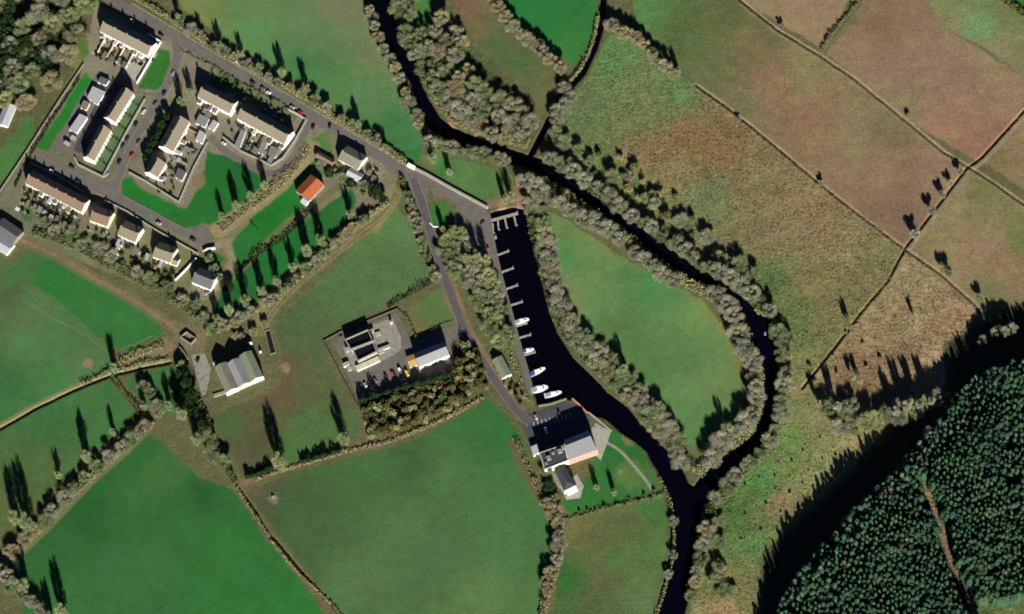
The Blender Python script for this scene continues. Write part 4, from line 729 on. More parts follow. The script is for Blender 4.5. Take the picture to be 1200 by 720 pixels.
wallrun('gate_pillar', 'bright white gate wall at the road end of the cream stone wall', 'wall', [(479,195),(485,198)], 2.4, 2.2, M['wall_white'], cap=M['white_paint'])
wallrun('boundary_wall', 'pale stone boundary wall west of the village along the rough field', 'wall', [(98,76),(70,118),(30,180),(0,225)], 1.3, .8, M['wall_stone'])
wallrun('works_fence', 'pale verge fence round the north-west side of the treatment works', 'fence', [(379,400),(400,389),(466,362),(476,372)], .9, .35, M['wall_dark'])
wallrun('works_fence', 'west fence of the treatment works running down to the scrub', 'fence', [(379,400),(400,440),(420,478)], 1.2, .4, M['wall_dark'])
wallrun('lawn_kerb', 'curved white kerb at the foot of the triangular green by the junction', 'kerb', [(504,262),(508,266),(514,266)], .5, .7, M['white_paint'])
wallrun('river_wall', 'reddish brick river wall at the corner of the marina car park', 'wall', [(671,468),(678,474),(688,484)], .9, 1.0, M['wall_brick'])
wallrun('river_wall', 'pale quay edge wall north of the marina car park', 'wall', [(632,476),(645,474),(663,468)], .8, 1.2, M['wall_stone'])
wallrun('river_wall', 'pale stone river wall beside the marina lawn', 'wall', [(690,484),(703,494),(716,505)], .7, 1.0, M['concrete_pale'])
# garden dividers, one hedge or wall each
def hedge(name, label, pts, wpx, h, m='hedge_tan', dens=9, size=.8, group=None, zf=None, cat='hedge', gaps=.0):
    pts = smooth(pts, 4) if len(pts) > 2 else pts
    P = [at(x, y) for x, y in pts]; w_ = wpx*.65/2; T = []; c = P[0]; o = 0
    rv = nrng.uniform(.55, 1.45, 400); rv2 = nrng.uniform(.55, 1.35, 400)
    for i in range(len(P)-1):
        a, b2 = P[i], P[i+1]; L = (b2-a).length; o += L
        if gaps and (math.sin(o*.31+P[0].x)+math.sin(o*.083+2)) > 2-gaps*2: continue
        n_ = max(3, int(L*(26 if m == 'leaf_dark' else dens)*max(.5, w_)*h/2.2)); d = (b2-a)/max(L, .01); nn = np.array([-d.y, d.x, 0])
        tt = nrng.random((n_, 1)); base = np.array(a)[None]+(np.array(b2)-np.array(a))[None]*tt
        pos = o+tt*L; lump = np.interp(pos, np.arange(len(rv))*2.3, rv)*np.interp(pos, np.arange(len(rv))*9.0, rv2)
        th = nrng.random((n_, 1))*math.pi*2; rr = nrng.random((n_, 1))**.5
        T.append(base+nn*(np.cos(th)*rr*w_*(.55+.5*lump)+w_*.35*(rv2[3]-.9))+np.array([[0, 0, 1]])*(h*.5*lump*(1+np.sin(th)*rr)*.95))
    if not T: return
    T = np.concatenate(T)-np.array(c)
    if zf: T[:, 2] += 0
    me_ = tri_mesh(name, leaf_tris(T, size*(.6+.8*nrng.random(len(T)))), M[m])
    return tag(link(name, me_, None, c), label, cat, group)
GD = 'dividers between small gardens'
for i in range(6):
    f_ = (i+.6)/6.4; x, y = 156+(108-156)*f_, 109+(197-109)*f_; X, Y = 169+(121-169)*f_, 118+(207-118)*f_
    hedge('garden_hedge', f'clipped hedge between front lawns of the stepped terraces, {["first","second","third","fourth","fifth","sixth"][i]} from the top', [(x, y), (X, Y)], 1.6, 1.5, 'hedge_dark', 26, .5, GD)
for i in range(7):
    x, y = 37+i*8.6, 222+i*4.6
    hedge('garden_hedge', f'dark hedge between back gardens of the red-brown terrace, {["first","second","third","fourth","fifth","sixth","seventh"][i]} from the left', [(x, y), (x-11, y+17)], 2.4, 2.0, 'hedge_dark', 26, .5, GD)
for i in range(4):
    x, y = 124+i*11, 45+i*6
    wallrun('yard_wall', f'pale yard wall behind the north terrace, {["first","second","third","fourth"][i]} from the left', 'wall', [(x, y), (x-9, y+17)], 1.8, .6, M['wall_cream'], group=GD)
for i in range(5):
    x, y = 290+i*11, 143+i*6
    wallrun('yard_wall', f'pale yard wall behind the long road terrace, {["first","second","third","fourth","fifth"][i]} from the left', 'wall', [(x, y), (x-9, y+18)], 1.8, .6, M['wall_stone'], group=GD)
for i in range(7):
    x, y = 252+i*13.5, 78+i*8
    hedge('garden_hedge', f'thin hedge between front gardens of the road terraces, {["first","second","third","fourth","fifth","sixth","seventh"][i]} from the left', [(x, y), (x-7, y+12)], 2, 1.4, 'hedge_green', 26, .5, GD)
for i in range(3):
    x, y = 222-i*9, 152+i*16
    wallrun('yard_wall', f'pale yard wall behind the terraces west of the green, {["first","second","third"][i]} from the top', 'wall', [(x, y), (x+15, y+9)], 1.8, .6, M['wall_stone'], group=GD)

# ------------------------------------------------------------------ hedgerows
HR = 'field hedgerows'
for lab, pts, w_, h_, m_ in [
 ('tan hedgerow along the north side of the main road', [(150,-8),(200,22),(235,45),(262,62),(300,84),(340,104),(372,124),(400,143),(440,167),(478,192)], 8, 2.6, 'hedge_tan'),
 ('thin hedge south of the main road outside the road terraces', [(212,60),(245,76),(290,102),(335,124)], 2.5, 1.6, 'hedge_green'),
 ('dark hedge between the two bright green paddocks', [(278,322),(300,302),(330,282),(352,262),(368,246)], 3, 3.2, 'hedge_dark'),
 ('short cross hedge in the bright green paddock', [(292,258),(302,270)], 1.5, 1.2, 'hedge_dark'),
 ('pale brushy hedge between the green crescent and the first paddock', [(258,270),(288,246),(320,222),(345,196),(362,176)], 13, 1.8, 'hedge_tan'),
 ('wide brushy hedgerow along the farm track to the village', [(240,392),(267,384),(305,361),(341,334),(371,305),(405,274),(437,250),(456,238)], 8, 3.0, 'hedge_tan'),
 ('scrubby green hedgerow behind the detached houses', [(40,272),(80,285),(120,305),(160,326),(200,348),(235,372)], 13, 3.0, 'hedge_green'),
 ('scruffy hedge on the west side of the quay road', [(470,208),(480,235),(488,258),(495,285),(503,312),(509,330)], 6, 3.2, 'hedge_green'),
 ('hedge between the long field and the small green paddock', [(509,330),(490,341),(468,352),(455,362)], 3, 2.4, 'hedge_dark'),
 ('low hedge on the verge left of the small green paddock', [(475,366),(482,382),(489,398)], 2.5, 1.6, 'hedge_green'),
 ('overgrown bank south of the gorse scrub', [(300,563),(330,552),(370,540),(410,528),(445,521),(490,505),(535,484),(566,466)], 5, 1.8, 'hedge_tan'),
 ('hedge with dark gaps along the west of the two-track field', [(232,470),(240,490),(250,515),(262,540),(275,568)], 7, 3.2, 'hedge_green'),
 ('narrow hedge between the two big southern fields, upper stretch', [(277,572),(298,603),(316,630)], 3, 1.6, 'hedge_tan'),
 ('narrow hedge between the two big southern fields, lower stretch', [(318,634),(350,672),(395,716),(430,770)], 3.5, 1.8, 'hedge_tan'),
 ('rough hedgerow on the south-west side of the dark green field', [(180,495),(150,522),(112,556),(70,595),(40,628),(12,655)], 8, 2.6, 'hedge_tan'),
 ('hedge running off the bottom left corner', [(5,665),(20,685),(38,705),(60,730)], 8, 3, 'hedge_tan'),
 ('low hedge in the western fields beside the brown ditch', [(95,452),(128,438),(165,428),(198,421)], 5, 2.0, 'hedge_tan'),
 ('brushy strip above the brown ditch near the farm', [(140,425),(165,414),(192,404)], 11, 1.8, 'hedge_tan'),
 ('hedge joining the brown ditch to the dark green field', [(132,440),(148,462),(170,486)], 4, 2.2, 'hedge_green'),
 ('bramble bank beside the road into the marina', [(604,514),(618,545),(632,575),(645,600)], 6, 1.8, 'hedge_tan'),
 ('pale hedge between the marina lawn and the rough field', [(660,610),(690,602),(730,591),(782,578)], 3.5, 1.6, 'hedge_green'),
 ('brushy hedgerow between the large field and the rough riverside field', [(652,606),(656,635),(652,665),(642,695),(632,740)], 8, 3.2, 'hedge_tan'),
 ('scrubby bank on the west shore of the lower river', [(772,560),(784,585),(789,615),(789,645),(782,680),(768,725)], 4, 2, 'hedge_tan'),
 ('low bushy line above the dark ditch in the top right moor', [(962,58),(975,40),(990,22),(1005,4)], 5, 2.2, 'hedge_green'),
 ('bushy hedge under the top bright green field, right side', [(700,20),(695,50),(680,82),(662,102)], 4, 2.4, 'hedge_tan'),
 ('overgrown hedge at the top right corner', [(1160,-10),(1185,8),(1215,30)], 9, 4, 'hedge_green'),
 ('reed and bramble strip on the quay side between shed and water', [(592,395),(602,425),(612,455),(620,470)], 6, 1.2, 'hedge_tan'),
 ('overgrown edge east of the upper river', [(478,30),(492,60),(500,90)], 6, 2.0, 'hedge_green'),
 ('dark hedge on the east side of the boundary wall', [(94,92),(66,134),(32,190),(18,220)], 3, 2.2, 'hedge_dark'),
 ('tangled hedge round the works verge below the road', [(500,392),(520,380),(534,376)], 2, 1.2, 'hedge_green'),

 ('tall dark evergreen screen along the south side of the treatment works', [(421,474),(445,465),(475,456),(505,449),(534,440)], 4.5, 6.0, 'leaf_dark'),
 ('short dark thicket at the west end of the bank south of the two-track field', [(288,561),(304,556),(320,550)], 4, 4.5, 'leaf_dark'),
 ('short dark thicket in the middle of the bank south of the works', [(352,543),(376,537),(400,529)], 4, 4.0, 'leaf_dark'),
 ('dark evergreen screen at the south-east corner of the works', [(534,440),(541,425),(546,410)], 5, 4.0, 'leaf_dark'),
 ('brambly undergrowth along the west bank of the upper river', [(430,0),(441,35),(455,62),(470,90),(482,120),(494,148)], 7, 2.0, 'hedge_green'),
 ('brambly undergrowth along the upper east bank of the river', [(470,-5),(482,40),(497,70),(507,100),(522,128),(550,148),(590,162),(620,170)], 14.0, 3.0, 'hedge_tan'),
 ('undergrowth between river and cream wall field', [(500,165),(530,176),(560,184),(600,198)], 6, 2.0, 'hedge_green'),
 ('undergrowth on the north bank of the river loop', [(640,186),(675,205),(712,236),(740,254),(765,268),(800,296),(840,324),(880,348),(905,372),(916,400),(918,440),(912,480),(898,522),(862,562),(836,594),(825,625),(818,665),(808,705)], 14.0, 3.0, 'hedge_green'),
 ('undergrowth on the south bank of the river loop', [(606,206),(640,218),(675,240),(705,260),(735,282),(765,306),(800,330),(842,352),(866,382),(880,415),(888,455),(884,485),(868,512),(840,532),(816,556)], 14.0, 3.0, 'hedge_tan'),
 ('undergrowth on the east bank of the mooring channel', [(620,240),(630,280),(642,330),(658,378),(682,414),(712,444),(744,472),(768,498),(790,522),(808,552)], 15.0, 3.0, 'hedge_green'),
 ('rushes and low scrub in the copse between quay and road', [(522,285),(545,318),(566,350),(584,385),(596,412)], 16, 2.0, 'hedge_green'),
 ('dark hedge across the front of the west yards', [(200,134),(186,160),(172,186)], 3.5, 3.0, 'leaf_dark'),
 ]: hedge('hedgerow', lab, pts, w_, h_, m_, 10 if w_ < 10 else 6, .8, HR)

# ------------------------------------------------------------------ trees
def tree_proto(kind, seed, n=2600):
    r = np.random.default_rng(seed); rr = random.Random(seed); tb = MB(); H, Rd = 11.0, 5.0
    tb.tube((0,0,-.3),(0,0,3.2), .38, .3, 6); tips = []
    tb.tube((0,0,3.2),(rr.uniform(-.3,.3),rr.uniform(-.3,.3),8), .3, .12, 5); tips.append((0,0,8.6))
    for i in range(9):
        a = i*2.4+rr.random(); l = rr.uniform(2.4, 4.2); z = rr.uniform(4.6, 9.2) if kind != 'slim' else rr.uniform(4, 10)
        p = Vector((0,0,2.6+i*.45)); q_ = Vector((math.cos(a)*l, math.sin(a)*l, z)); mdl = p.lerp(q_, .5)+Vector((0,0,.7))
        tb.tube(p, mdl, .16, .1, 4); tb.tube(mdl, q_, .1, .05, 4); tips.append(tuple(q_))
        for j in range(2):
            b_ = a+rr.uniform(-.8,.8); q2 = mdl+Vector((math.cos(b_)*2, math.sin(b_)*2, rr.uniform(.3,2.2))); tb.tube(mdl, q2, .07, .03, 4); tips.append(tuple(q2))
    P = []
    for tpt in tips:
        d = math.hypot(tpt[0], tpt[1]); rad = rr.uniform(1.2, 2.5); cz = min(tpt[2], H-.9-.28*d)
        d_ = r.normal(size=(int(n/len(tips)), 3)); d_ /= np.linalg.norm(d_, axis=1)[:, None]
        P.append(np.array([tpt[0], tpt[1], cz])+d_*(rad*r.random((len(d_), 1))**.5)*np.array([1, 1, .85]))
    P = np.concatenate(P)
    s = (.2+.36*r.random(len(P))) if kind != 'dark' else .34+.4*r.random(len(P))
    return tb.mesh('trunk', M['bark']), P, s
def crown_mesh(P, s, m, aspect=1.9, twig=True):
    if not twig: return tri_mesh('crown', leaf_tris(P, s, 1.5, .3), m)
    n = len(P); d = P-np.array([0, 0, 3.0]); d /= np.linalg.norm(d, axis=1)[:, None]; d = d*.9+nrng.normal(size=(n, 3))*.42; d /= np.linalg.norm(d, axis=1)[:, None]
    e = nrng.normal(size=(n, 3)); e -= d*(d*e).sum(1)[:, None]; e /= np.linalg.norm(e, axis=1)[:, None]
    l = (.6+1.0*nrng.random((n, 1))); w_ = .055+.06*nrng.random((n, 1))
    return tri_mesh('crown', np.stack([P-d*l*.5-e*w_, P-d*l*.5+e*w_, P+d*l*.5+e*w_*.3, P+d*l*.5-e*w_*.3], 1), m)
def column_proto(seed, n=3600):
    r = np.random.default_rng(seed); rr = random.Random(seed); tb = MB(); tb.tube((0,0,-.3),(0,0,5), .3, .2, 6); tb.tube((0,0,5),(0,0,10.2), .2, .04, 5); P = []
    for i in range(26):
        f_ = .07+.9*i/26; rad = 4.9*max(0, 1-((f_-.56)/.5)**2)**.5*rr.uniform(.35, 1); a = i*2.4+rr.random()
        q_ = (math.cos(a)*rad*.8, math.sin(a)*rad*.8, f_*10.6); tb.tube((0,0,max(.5, q_[2]-1.6)), q_, .07, .02, 4)
        P.append(ball(int(n/26), rr.uniform(1.2, 2.2), q_, 1.0)); P[-1][:, 2] = np.clip(P[-1][:, 2], .3, 11.2)
    P = np.concatenate(P); return tb.mesh('trunk', M['bark']), P, .2+.36*r.random(len(P))
PROTO = {}
for kind, seeds, m_ in [('grey', (1,2,3,4), 'twig_grey'), ('green', (5,6,7), 'twig_green'), ('tan', (8,9), 'twig_tan'), ('yellow', (10,11), 'twig_yellow'), ('dark', (12,13,14), 'leaf_dark')]:
    PROTO[kind] = []
    for sdd in seeds:
        tk, P, s = tree_proto(kind, sdd, 4600 if kind != 'dark' else 3600)
        PROTO[kind].append((tk, crown_mesh(P, s*(1.15 if kind == 'dark' else 1), M[m_], 1.9, kind != 'dark')))
PROTO['col'] = [(lambda t_: (t_[0], crown_mesh(t_[1], t_[2], M['twig_green'])))(column_proto(s_)) for s_ in (61,62,63)]
TREES = []
def tree(px, py, rpx, h, kind, label, group, cat='tree', name='bare_tree'):
    z0 = elev(px, py+h*.4) if px > 870 and py > 330 else 0
    p = at(px, py, z0+h*.5); h *= .8; r_ = rpx*.65*1.2; tk, cr = rng.choice(PROTO[kind])
    o = thing(name, label, cat, (p.x, p.y, z0), rng.random()*6.28, group); s = r_/4.9
    o.scale = (s*rng.uniform(.9,1.1), s*rng.uniform(.9,1.1), h/11)
    a = bpy.data.objects.new('trunk', tk); b_ = bpy.data.objects.new('crown', cr)
    for q_ in (a, b_): COL.objects.link(q_); q_.parent = o
    return o
ORD = 'first second third fourth fifth sixth seventh eighth ninth tenth eleventh twelfth thirteenth fourteenth fifteenth sixteenth seventeenth eighteenth nineteenth twentieth'.split()
def ordn(i):
    if i < 20: return ORD[i]
    n_ = i+1; return f'{n_}{"th" if 10 <= n_ % 100 <= 20 else {1:"st",2:"nd",3:"rd"}.get(n_ % 10, "th")}'
TONE = {'col': 'green-grey', 'grey': 'grey leafless', 'green': 'green-grey', 'tan': 'tan leafless', 'yellow': 'yellow-green', 'dark': 'dark evergreen'}
NT = [0]
NM = {'dark': 'evergreen_tree', 'green': 'ivy_clad_tree', 'yellow': 'willow_tree'}
def row(pts, sp, r, h, kinds, where, jit=2, name='bare_tree', group='bare trees of the river and field edges', cat='tree'):
    L = [0]
    for i in range(len(pts)-1): L.append(L[-1]+math.dist(pts[i], pts[i+1]))
    s = sp*.4; k = 0
    while s < L[-1]:
        i = max(j for j in range(len(L)) if L[j] <= s); i = min(i, len(pts)-2); f_ = (s-L[i])/(L[i+1]-L[i]+1e-6)
        x = pts[i][0]+(pts[i+1][0]-pts[i][0])*f_+rng.uniform(-jit, jit); y = pts[i][1]+(pts[i+1][1]-pts[i][1])*f_+rng.uniform(-jit, jit)
        kd = rng.choice(kinds); rr = rng.uniform(*r)
        tree(x, y, rr, rng.uniform(*h), kd, f'{TONE[kd]} tree, {ordn(k)} {where}', group, cat, NM.get(kd, name))
        s += sp*rng.uniform(.75, 1.3); k += 1; NT[0] += 1
def wood(poly, sp, r, h, kinds, where, name='bare_tree', group='bare trees of the river and field edges', n=4000, avoid=None):
    xs = [p[0] for p in poly]; ys = [p[1] for p in poly]; pts = []
    for _ in range(n):
        x, y = rng.uniform(min(xs), max(xs)), rng.uniform(min(ys), max(ys))
        if not inpoly(np.array([x]), np.array([y]), poly)[0]: continue
        if all((x-a)**2+(y-b_)**2 > sp*sp for a, b_ in pts): pts.append((x, y))
    pts.sort()
    for k, (x, y) in enumerate(pts):
        kd = rng.choice(kinds); tree(x, y, rng.uniform(*r), rng.uniform(*h), kd, f'{TONE[kd]} tree, {ordn(k)} {where}', group, 'tree', NM.get(kd, name)); NT[0] += 1
g, gr, tn, ye, dk = 'grey', 'green', 'tan', 'yellow', 'dark'
row([(433,8),(440,42),(450,60),(462,82),(472,98),(479,118),(488,140),(494,152)], 13, (5,7.5), (7,10), [g,g,tn], 'down the west bank from the top edge')
row([(500,165),(522,172),(548,178),(575,184),(598,192)], 11, (6,8), (7,10), [g,gr], 'along the field bank north of the cream wall')
wood([(460,-8),(482,-8),(492,30),(505,55),(515,20),(530,25),(540,45),(546,68),(552,92),(578,112),(606,124),(624,142),(618,160),(600,168),(560,150),(530,140),(508,112),(494,80),(478,50)], 13.5, (6.5,10), (8,13), [g,g,gr,gr,tn], 'from the west in the wood east of the upper river')
row([(575,-5),(592,18),(608,36),(630,55),(648,70),(662,84)], 11, (5.5,8), (8,12), [g,tn], 'from the top along the south edge of the bright top field')
row([(660,100),(668,112),(655,128),(648,145)], 11, (6,8), (7,10), [g], 'down the stream below the bright top field')
row([(712,25),(722,35),(745,42),(758,58),(775,72),(795,90)], 11, (5,7.5), (8,12), [g,tn], 'from the left along the hedge of the top moor')
row([(640,182),(662,196),(690,212),(715,232),(735,248),(755,262),(780,278),(805,296),(830,312),(855,328),(878,342),(896,358),(908,372)], 15, (5.5,9.5), (8,12), [g,g,gr], 'from the west along the north bank of the river loop')
row([(640,160),(680,178),(715,200),(745,225),(775,245),(800,262),(825,285),(855,310),(880,325)], 21, (5,9), (5,9), [gr,gr,g], 'from the west behind the north bank of the river loop', 9)
row([(608,212),(623,215),(642,227),(664,241),(686,255),(708,269),(731,283)], 15, (7,10.5), (9,12), [g], 'from the marina along the south bank of the river loop', 3)
row([(740,295),(755,304),(772,318),(792,331)], 14, (7,9), (8,11), [g], 'along the thin stretch of the south bank before the bend')
row([(832,342),(845,352),(856,368),(864,388),(874,408),(882,430),(888,452),(884,475),(874,492),(860,506),(842,525),(826,545)], 16, (7,10.5), (9,13), [g], 'from the north round the inside of the river bend', 3)
row([(622,232),(630,252),(636,275),(640,300),(648,322),(655,345),(660,365),(672,388),(686,408),(704,428),(722,445),(738,462),(752,478),(768,496),(782,514),(796,534),(806,552)], 14, (7,11), (7,10), [g,g,gr,tn], 'from the north along the east bank of the mooring channel', 3)
row([(668,375),(685,395),(705,415),(728,440),(748,455),(768,478),(785,500),(800,520)], 15, (7,9), (7,10), [g,gr], 'from the north in the outer line east of the mooring channel', 3)
row([(912,382),(918,402),(920,425),(922,448),(918,468),(914,485),(908,505),(896,525),(878,545),(858,562),(842,580),(832,596)], 16, (5.5,9), (8,11), [g,gr], 'from the north down the outer bank of the river bend', 3)
row([(826,615),(822,640),(818,662),(814,685),(806,708)], 15, (5,8), (6,9), [g,gr,tn], 'from the north down the east bank of the lower river')
row([(845,600),(835,620),(848,660),(836,690),(870,700)], 17, (5,8), (5,8), [gr,tn], 'in the rough ground east of the lower river', 6)
row([(788,600),(790,650),(782,690)], 30, (4,6), (5,7), [g], 'on the west bank of the lower river')
wood([(516,275),(534,270),(556,298),(574,312),(588,365),(598,400),(590,412),(572,385),(552,350),(536,322),(518,296)], 11, (6.5,9), (7,10), [gr,gr,g,tn,ye], 'from the left in the copse between quay and road', group='copse trees by the quay')
wood([(-8,-8),(105,-8),(102,22),(96,50),(80,80),(60,100),(30,125),(5,120),(-8,60)], 21, (8,12), (9,14), [gr,gr,tn,g,ye], 'from the left in the corner wood', group='corner wood trees')
wood([(10,55),(55,40),(60,75),(20,90)], 13, (8,10), (9,12), [dk], 'from the left in the dark clump of the corner wood', group='evergreens of the corner wood')
row([(205,22),(228,38),(252,54),(275,68),(296,78),(318,92),(345,104),(372,122),(400,138),(425,152),(452,168)], 15, (4,7), (6,9), [tn,gr,g], 'from the left in the hedge north of the main road', 2)
row([(476,225),(484,248),(490,270),(496,292),(503,312),(512,332)], 10, (4,5.5), (5,8), [g,gr], 'from the top in the hedge west of the quay road', 1.5)
row([(48,262),(75,272),(105,288),(140,308),(178,330),(215,350),(240,372)], 16, (5,8), (4,7), [gr,gr,g], 'from the left behind the detached houses', 5, group='garden trees')
row([(245,391),(268,380),(296,364),(324,346),(351,324),(376,302),(403,276),(433,253)], 14, (4.5,7), (5,8), [tn,gr,g], 'from the farm end along the field track', 3)
row([(372,190),(392,205),(415,215),(440,222),(450,240)], 14, (4,6), (4,7), [gr,g,dk], 'around the roadside house garden', 3, group='garden trees')
row([(640,585),(652,612),(655,640),(648,668),(638,700)], 14, (6,8.5), (7,10), [g,tn], 'from the marina down the hedge of the large southern field', 3)
row([(205,460),(222,478),(236,500),(250,530),(262,550)], 14, (6,9), (7,11), [gr,g,dk], 'from the farm down the hedge to the southern fields', 4)
row([(8,652),(28,632),(55,606),(85,575),(115,548),(150,520),(178,494)], 17, (6,9), (6,9), [tn,g,gr], 'from the bottom left along the dark green field', 3)
row([(0,665),(15,690),(35,700),(55,722)], 13, (6,8), (8,11), [g,gr], 'from the left in the bottom left corner hedge', 3)
row([(165,450),(180,470),(190,485)], 13, (5,7), (6,9), [gr,g], 'on the bend south of the brown ditch', 3)
row([(980,500),(1000,500),(1020,496),(1042,494),(1060,482),(1078,474),(1098,468),(1110,466)], 13, (7,11), (9,13), [g,ye,ye,gr], 'from the left along the fringe in front of the forest', 3, group='fringe trees before the forest')
row([(965,478),(985,482),(1005,470)], 14, (6,8), (9,12), [g,gr], 'in the small stand left of the forest fringe', 3, group='fringe trees before the forest')
row([(1150,400),(1165,392),(1180,385),(1195,388)], 13, (4,6), (8,11), [g], 'from the left poking from the forest shadow at the right edge', 4, group='fringe trees before the forest')
row([(1030,575),(1052,585),(1065,560),(1100,500),(1085,520)], 30, (5,7), (14,18), [g], 'among the front conifers of the forest', 4, group='fringe trees before the forest')
row([(640,545),(645,570),(650,585)], 14, (4,6), (5,8), [gr,dk], 'in the strip west of the marina building', 2, group='garden trees')
row([(240,300),(262,330),(275,345)], 14, (4,6), (5,8), [gr,dk], 'round the yard of the slate roofed house', 2, group='garden trees')
# tall single trees that throw the long shadows on the fields (foot position, height)
TALL = [(332,90,17,'in the road hedge, left of two shading the top field'),(360,108,17,'in the road hedge, right of two shading the top field'),(236,42,12,'in the road hedge beneath a narrow shadow near the top left'),(259,58,15,'in the road hedge beneath the broad double shadow'),(210,24,13,'in the road hedge nearest the top left'),(284,68,13,'in the road hedge left of the two long field shadows'),
 (421,150,15,'in the road hedge below the curved field shadow'),(453,176,12,'in the road hedge nearest the cream wall'),(330,548,28,'on the bank with the longest shadow in the two-track field'),(404,520,22,'on the bank whose shadow points at the treatment works'),(136,436,17,'at the ditch crossing in the western fields'),
 (103,540,22,'in the hedge with a broad shadow in the western strip field'),(70,560,13,'in the hedge left of the broad western shadow'),(134,510,13,'in the hedge right of the broad western shadow'),(35,620,30,'in the hedge at the far left with long streaked shadow'),(20,612,24,'at the far left next to the streaked shadow'),(170,480,15,'by the bend south of the brown ditch, tallest there'),
 (30,690,22,'in the bottom left corner, tallest there'),(75,722,24,'at the bottom edge near the left corner'),(60,728,18,'at the bottom edge just left of the tall one'),(262,258,14,'on the pale bank, lowest of the trees shading the crescent green'),(278,246,18,'on the pale bank, second shading the crescent green'),(296,235,18,'on the pale bank, third shading the crescent green'),(312,222,16,'on the pale bank, fourth shading the crescent green'),
 (290,358,20,'on the track hedge, nearest the farm end of the paddock shadows'),(308,346,18,'on the track hedge, second of the paddock shadows'),(326,334,18,'on the track hedge, third of the paddock shadows'),(345,318,16,'on the track hedge, fourth of the paddock shadows'),(362,300,22,'on the track hedge, fifth of the paddock shadows'),(378,288,22,'on the track hedge, sixth of the paddock shadows'),(270,368,20,'on the track hedge beside the farm lane'),(412,256,16,'on the track hedge near the village end'),(256,378,16,'on the track hedge where it meets the farm lane'),
 (733,438,17,'east of the mooring channel with a faint shadow on the pasture'),(215,490,22,'south of the farm yard beside the hedge'),(232,520,20,'south of the farm yard, lower of two'),(200,480,16,'south of the farm yard, leftmost'),(560,305,18,'in the quay car park edge, left shadow on the tarmac'),(572,310,18,'in the quay car park edge, right shadow on the tarmac'),(520,272,12,'on the small triangular green'),(546,306,15,'on the copse corner below the car park'),
 (850,505,15,'inside the river bend at the south of the pasture'),(768,70,13,'on the top moor hedge with spiky shadow'),(795,88,14,'on the top moor hedge at the start of the ditch'),(224,112,14,'on the estate road verge, upper one'),(214,124,16,'on the estate road verge, lower one'),(645,555,12,'west of the marina building over the drive'),(700,574,11,'on the marina lawn, left of the pair'),(720,580,11,'on the marina lawn, right of the pair'),
 (600,235,16,'north of the mooring basin, left one'),(592,238,14,'north of the mooring basin, right one'),(508,190,16,'on the green field above the cream wall, left shadow'),(528,205,12,'on the green field above the cream wall, right shadow')]
def tall(px, py, h, where, kd='green', rf=.23, name='tall_tree', group='tall trees with long field shadows'):
    z0 = elev(px, py) if px > 870 and py > 330 else 0
    p = at(px, py, z0); tk, cr = rng.choice(PROTO[kd]); o = thing(name, f'tall {TONE[kd]} tree {where}', 'tree', (p.x, p.y, z0), rng.random()*6, group)
    s = h*rf*1.25/4.9; o.scale = (s, s, h/11)
    for nm, me_ in (('trunk', tk), ('crown', cr)):
        a = bpy.data.objects.new(nm, me_); COL.objects.link(a); a.parent = o
row([(198,134),(188,150),(180,166),(170,186)], 9, (3,4.5), (7,10), [dk], 'from the top in the screen before the west-of-green terrace', 1, group='evergreen screen by the estate road')
wood([(-8,-8),(12,-8),(10,40),(4,90),(-8,95)], 10, (5,8), (10,13), [dk], 'from the left, added over the shaded top left edge', group='evergreens of the corner wood')  # evergreens added to darken the edge where a shaded road lies
row([(212,425),(216,445),(226,468)], 10, (5,7), (8,12), [dk,gr], 'from the top in the dark clump west of the farm barn', 2, group='farmyard trees')
row([(270,396),(290,392),(305,388),(312,380)], 12, (3,5), (4,6), [tn,gr], 'from the left on the bank north of the farm barn', 2, group='farmyard trees')
for x, y, h, wh in TALL: tall(x, y, h*.74, wh, 'col')
# moor trees
for x, y, h, kd, wh in [(1073,278,9,g,'on the ditch junction row, lowest of five'),(1091,250,8,g,'on the ditch row, second from below'),(1104,230,7,g,'on the ditch row, middle of five'),(1113,217,6,g,'on the ditch row, fourth from below'),(1124,204,6,g,'on the ditch row, topmost'),
   (1110,322,10,gr,'with a pale green crown right of the ditch crossing'),(1148,352,7,gr,'small and green at the end of the right-hand ditch'),(1073,378,11,g,'alone on the pale moor below the ditch crossing'),(997,388,14,gr,'by the track between the two rough moors'),(916,33,5,g,'small on the top ditch'),
   (963,217,5,g,'small on the middle ditch'),(1065,138,4,g,'small beside the upper ditch'),(866,142,4,g,'small on the middle ditch near its upper end'),(1000,448,12,g,'beside the rough track, upper of the dark shadows'),(960,478,15,g,'beside the rough track, left dark shadow'),(982,484,20,g,'beside the rough track, longest dark shadow'),(1008,452,14,tn,'on the moor edge beside the fringe'),
   (1050,490,20,g,'of the fringe, first of the comb-like shadows'),(1063,484,22,g,'of the fringe, second of the comb-like shadows'),(1078,482,22,g,'of the fringe, third of the comb-like shadows'),(1092,478,20,g,'of the fringe, fourth of the comb-like shadows')]:
    tall(x, y, h*.85, wh, kd, .42 if h < 11 else .13, 'moor_tree', 'scattered trees of the moor')
print('TREES', NT[0])

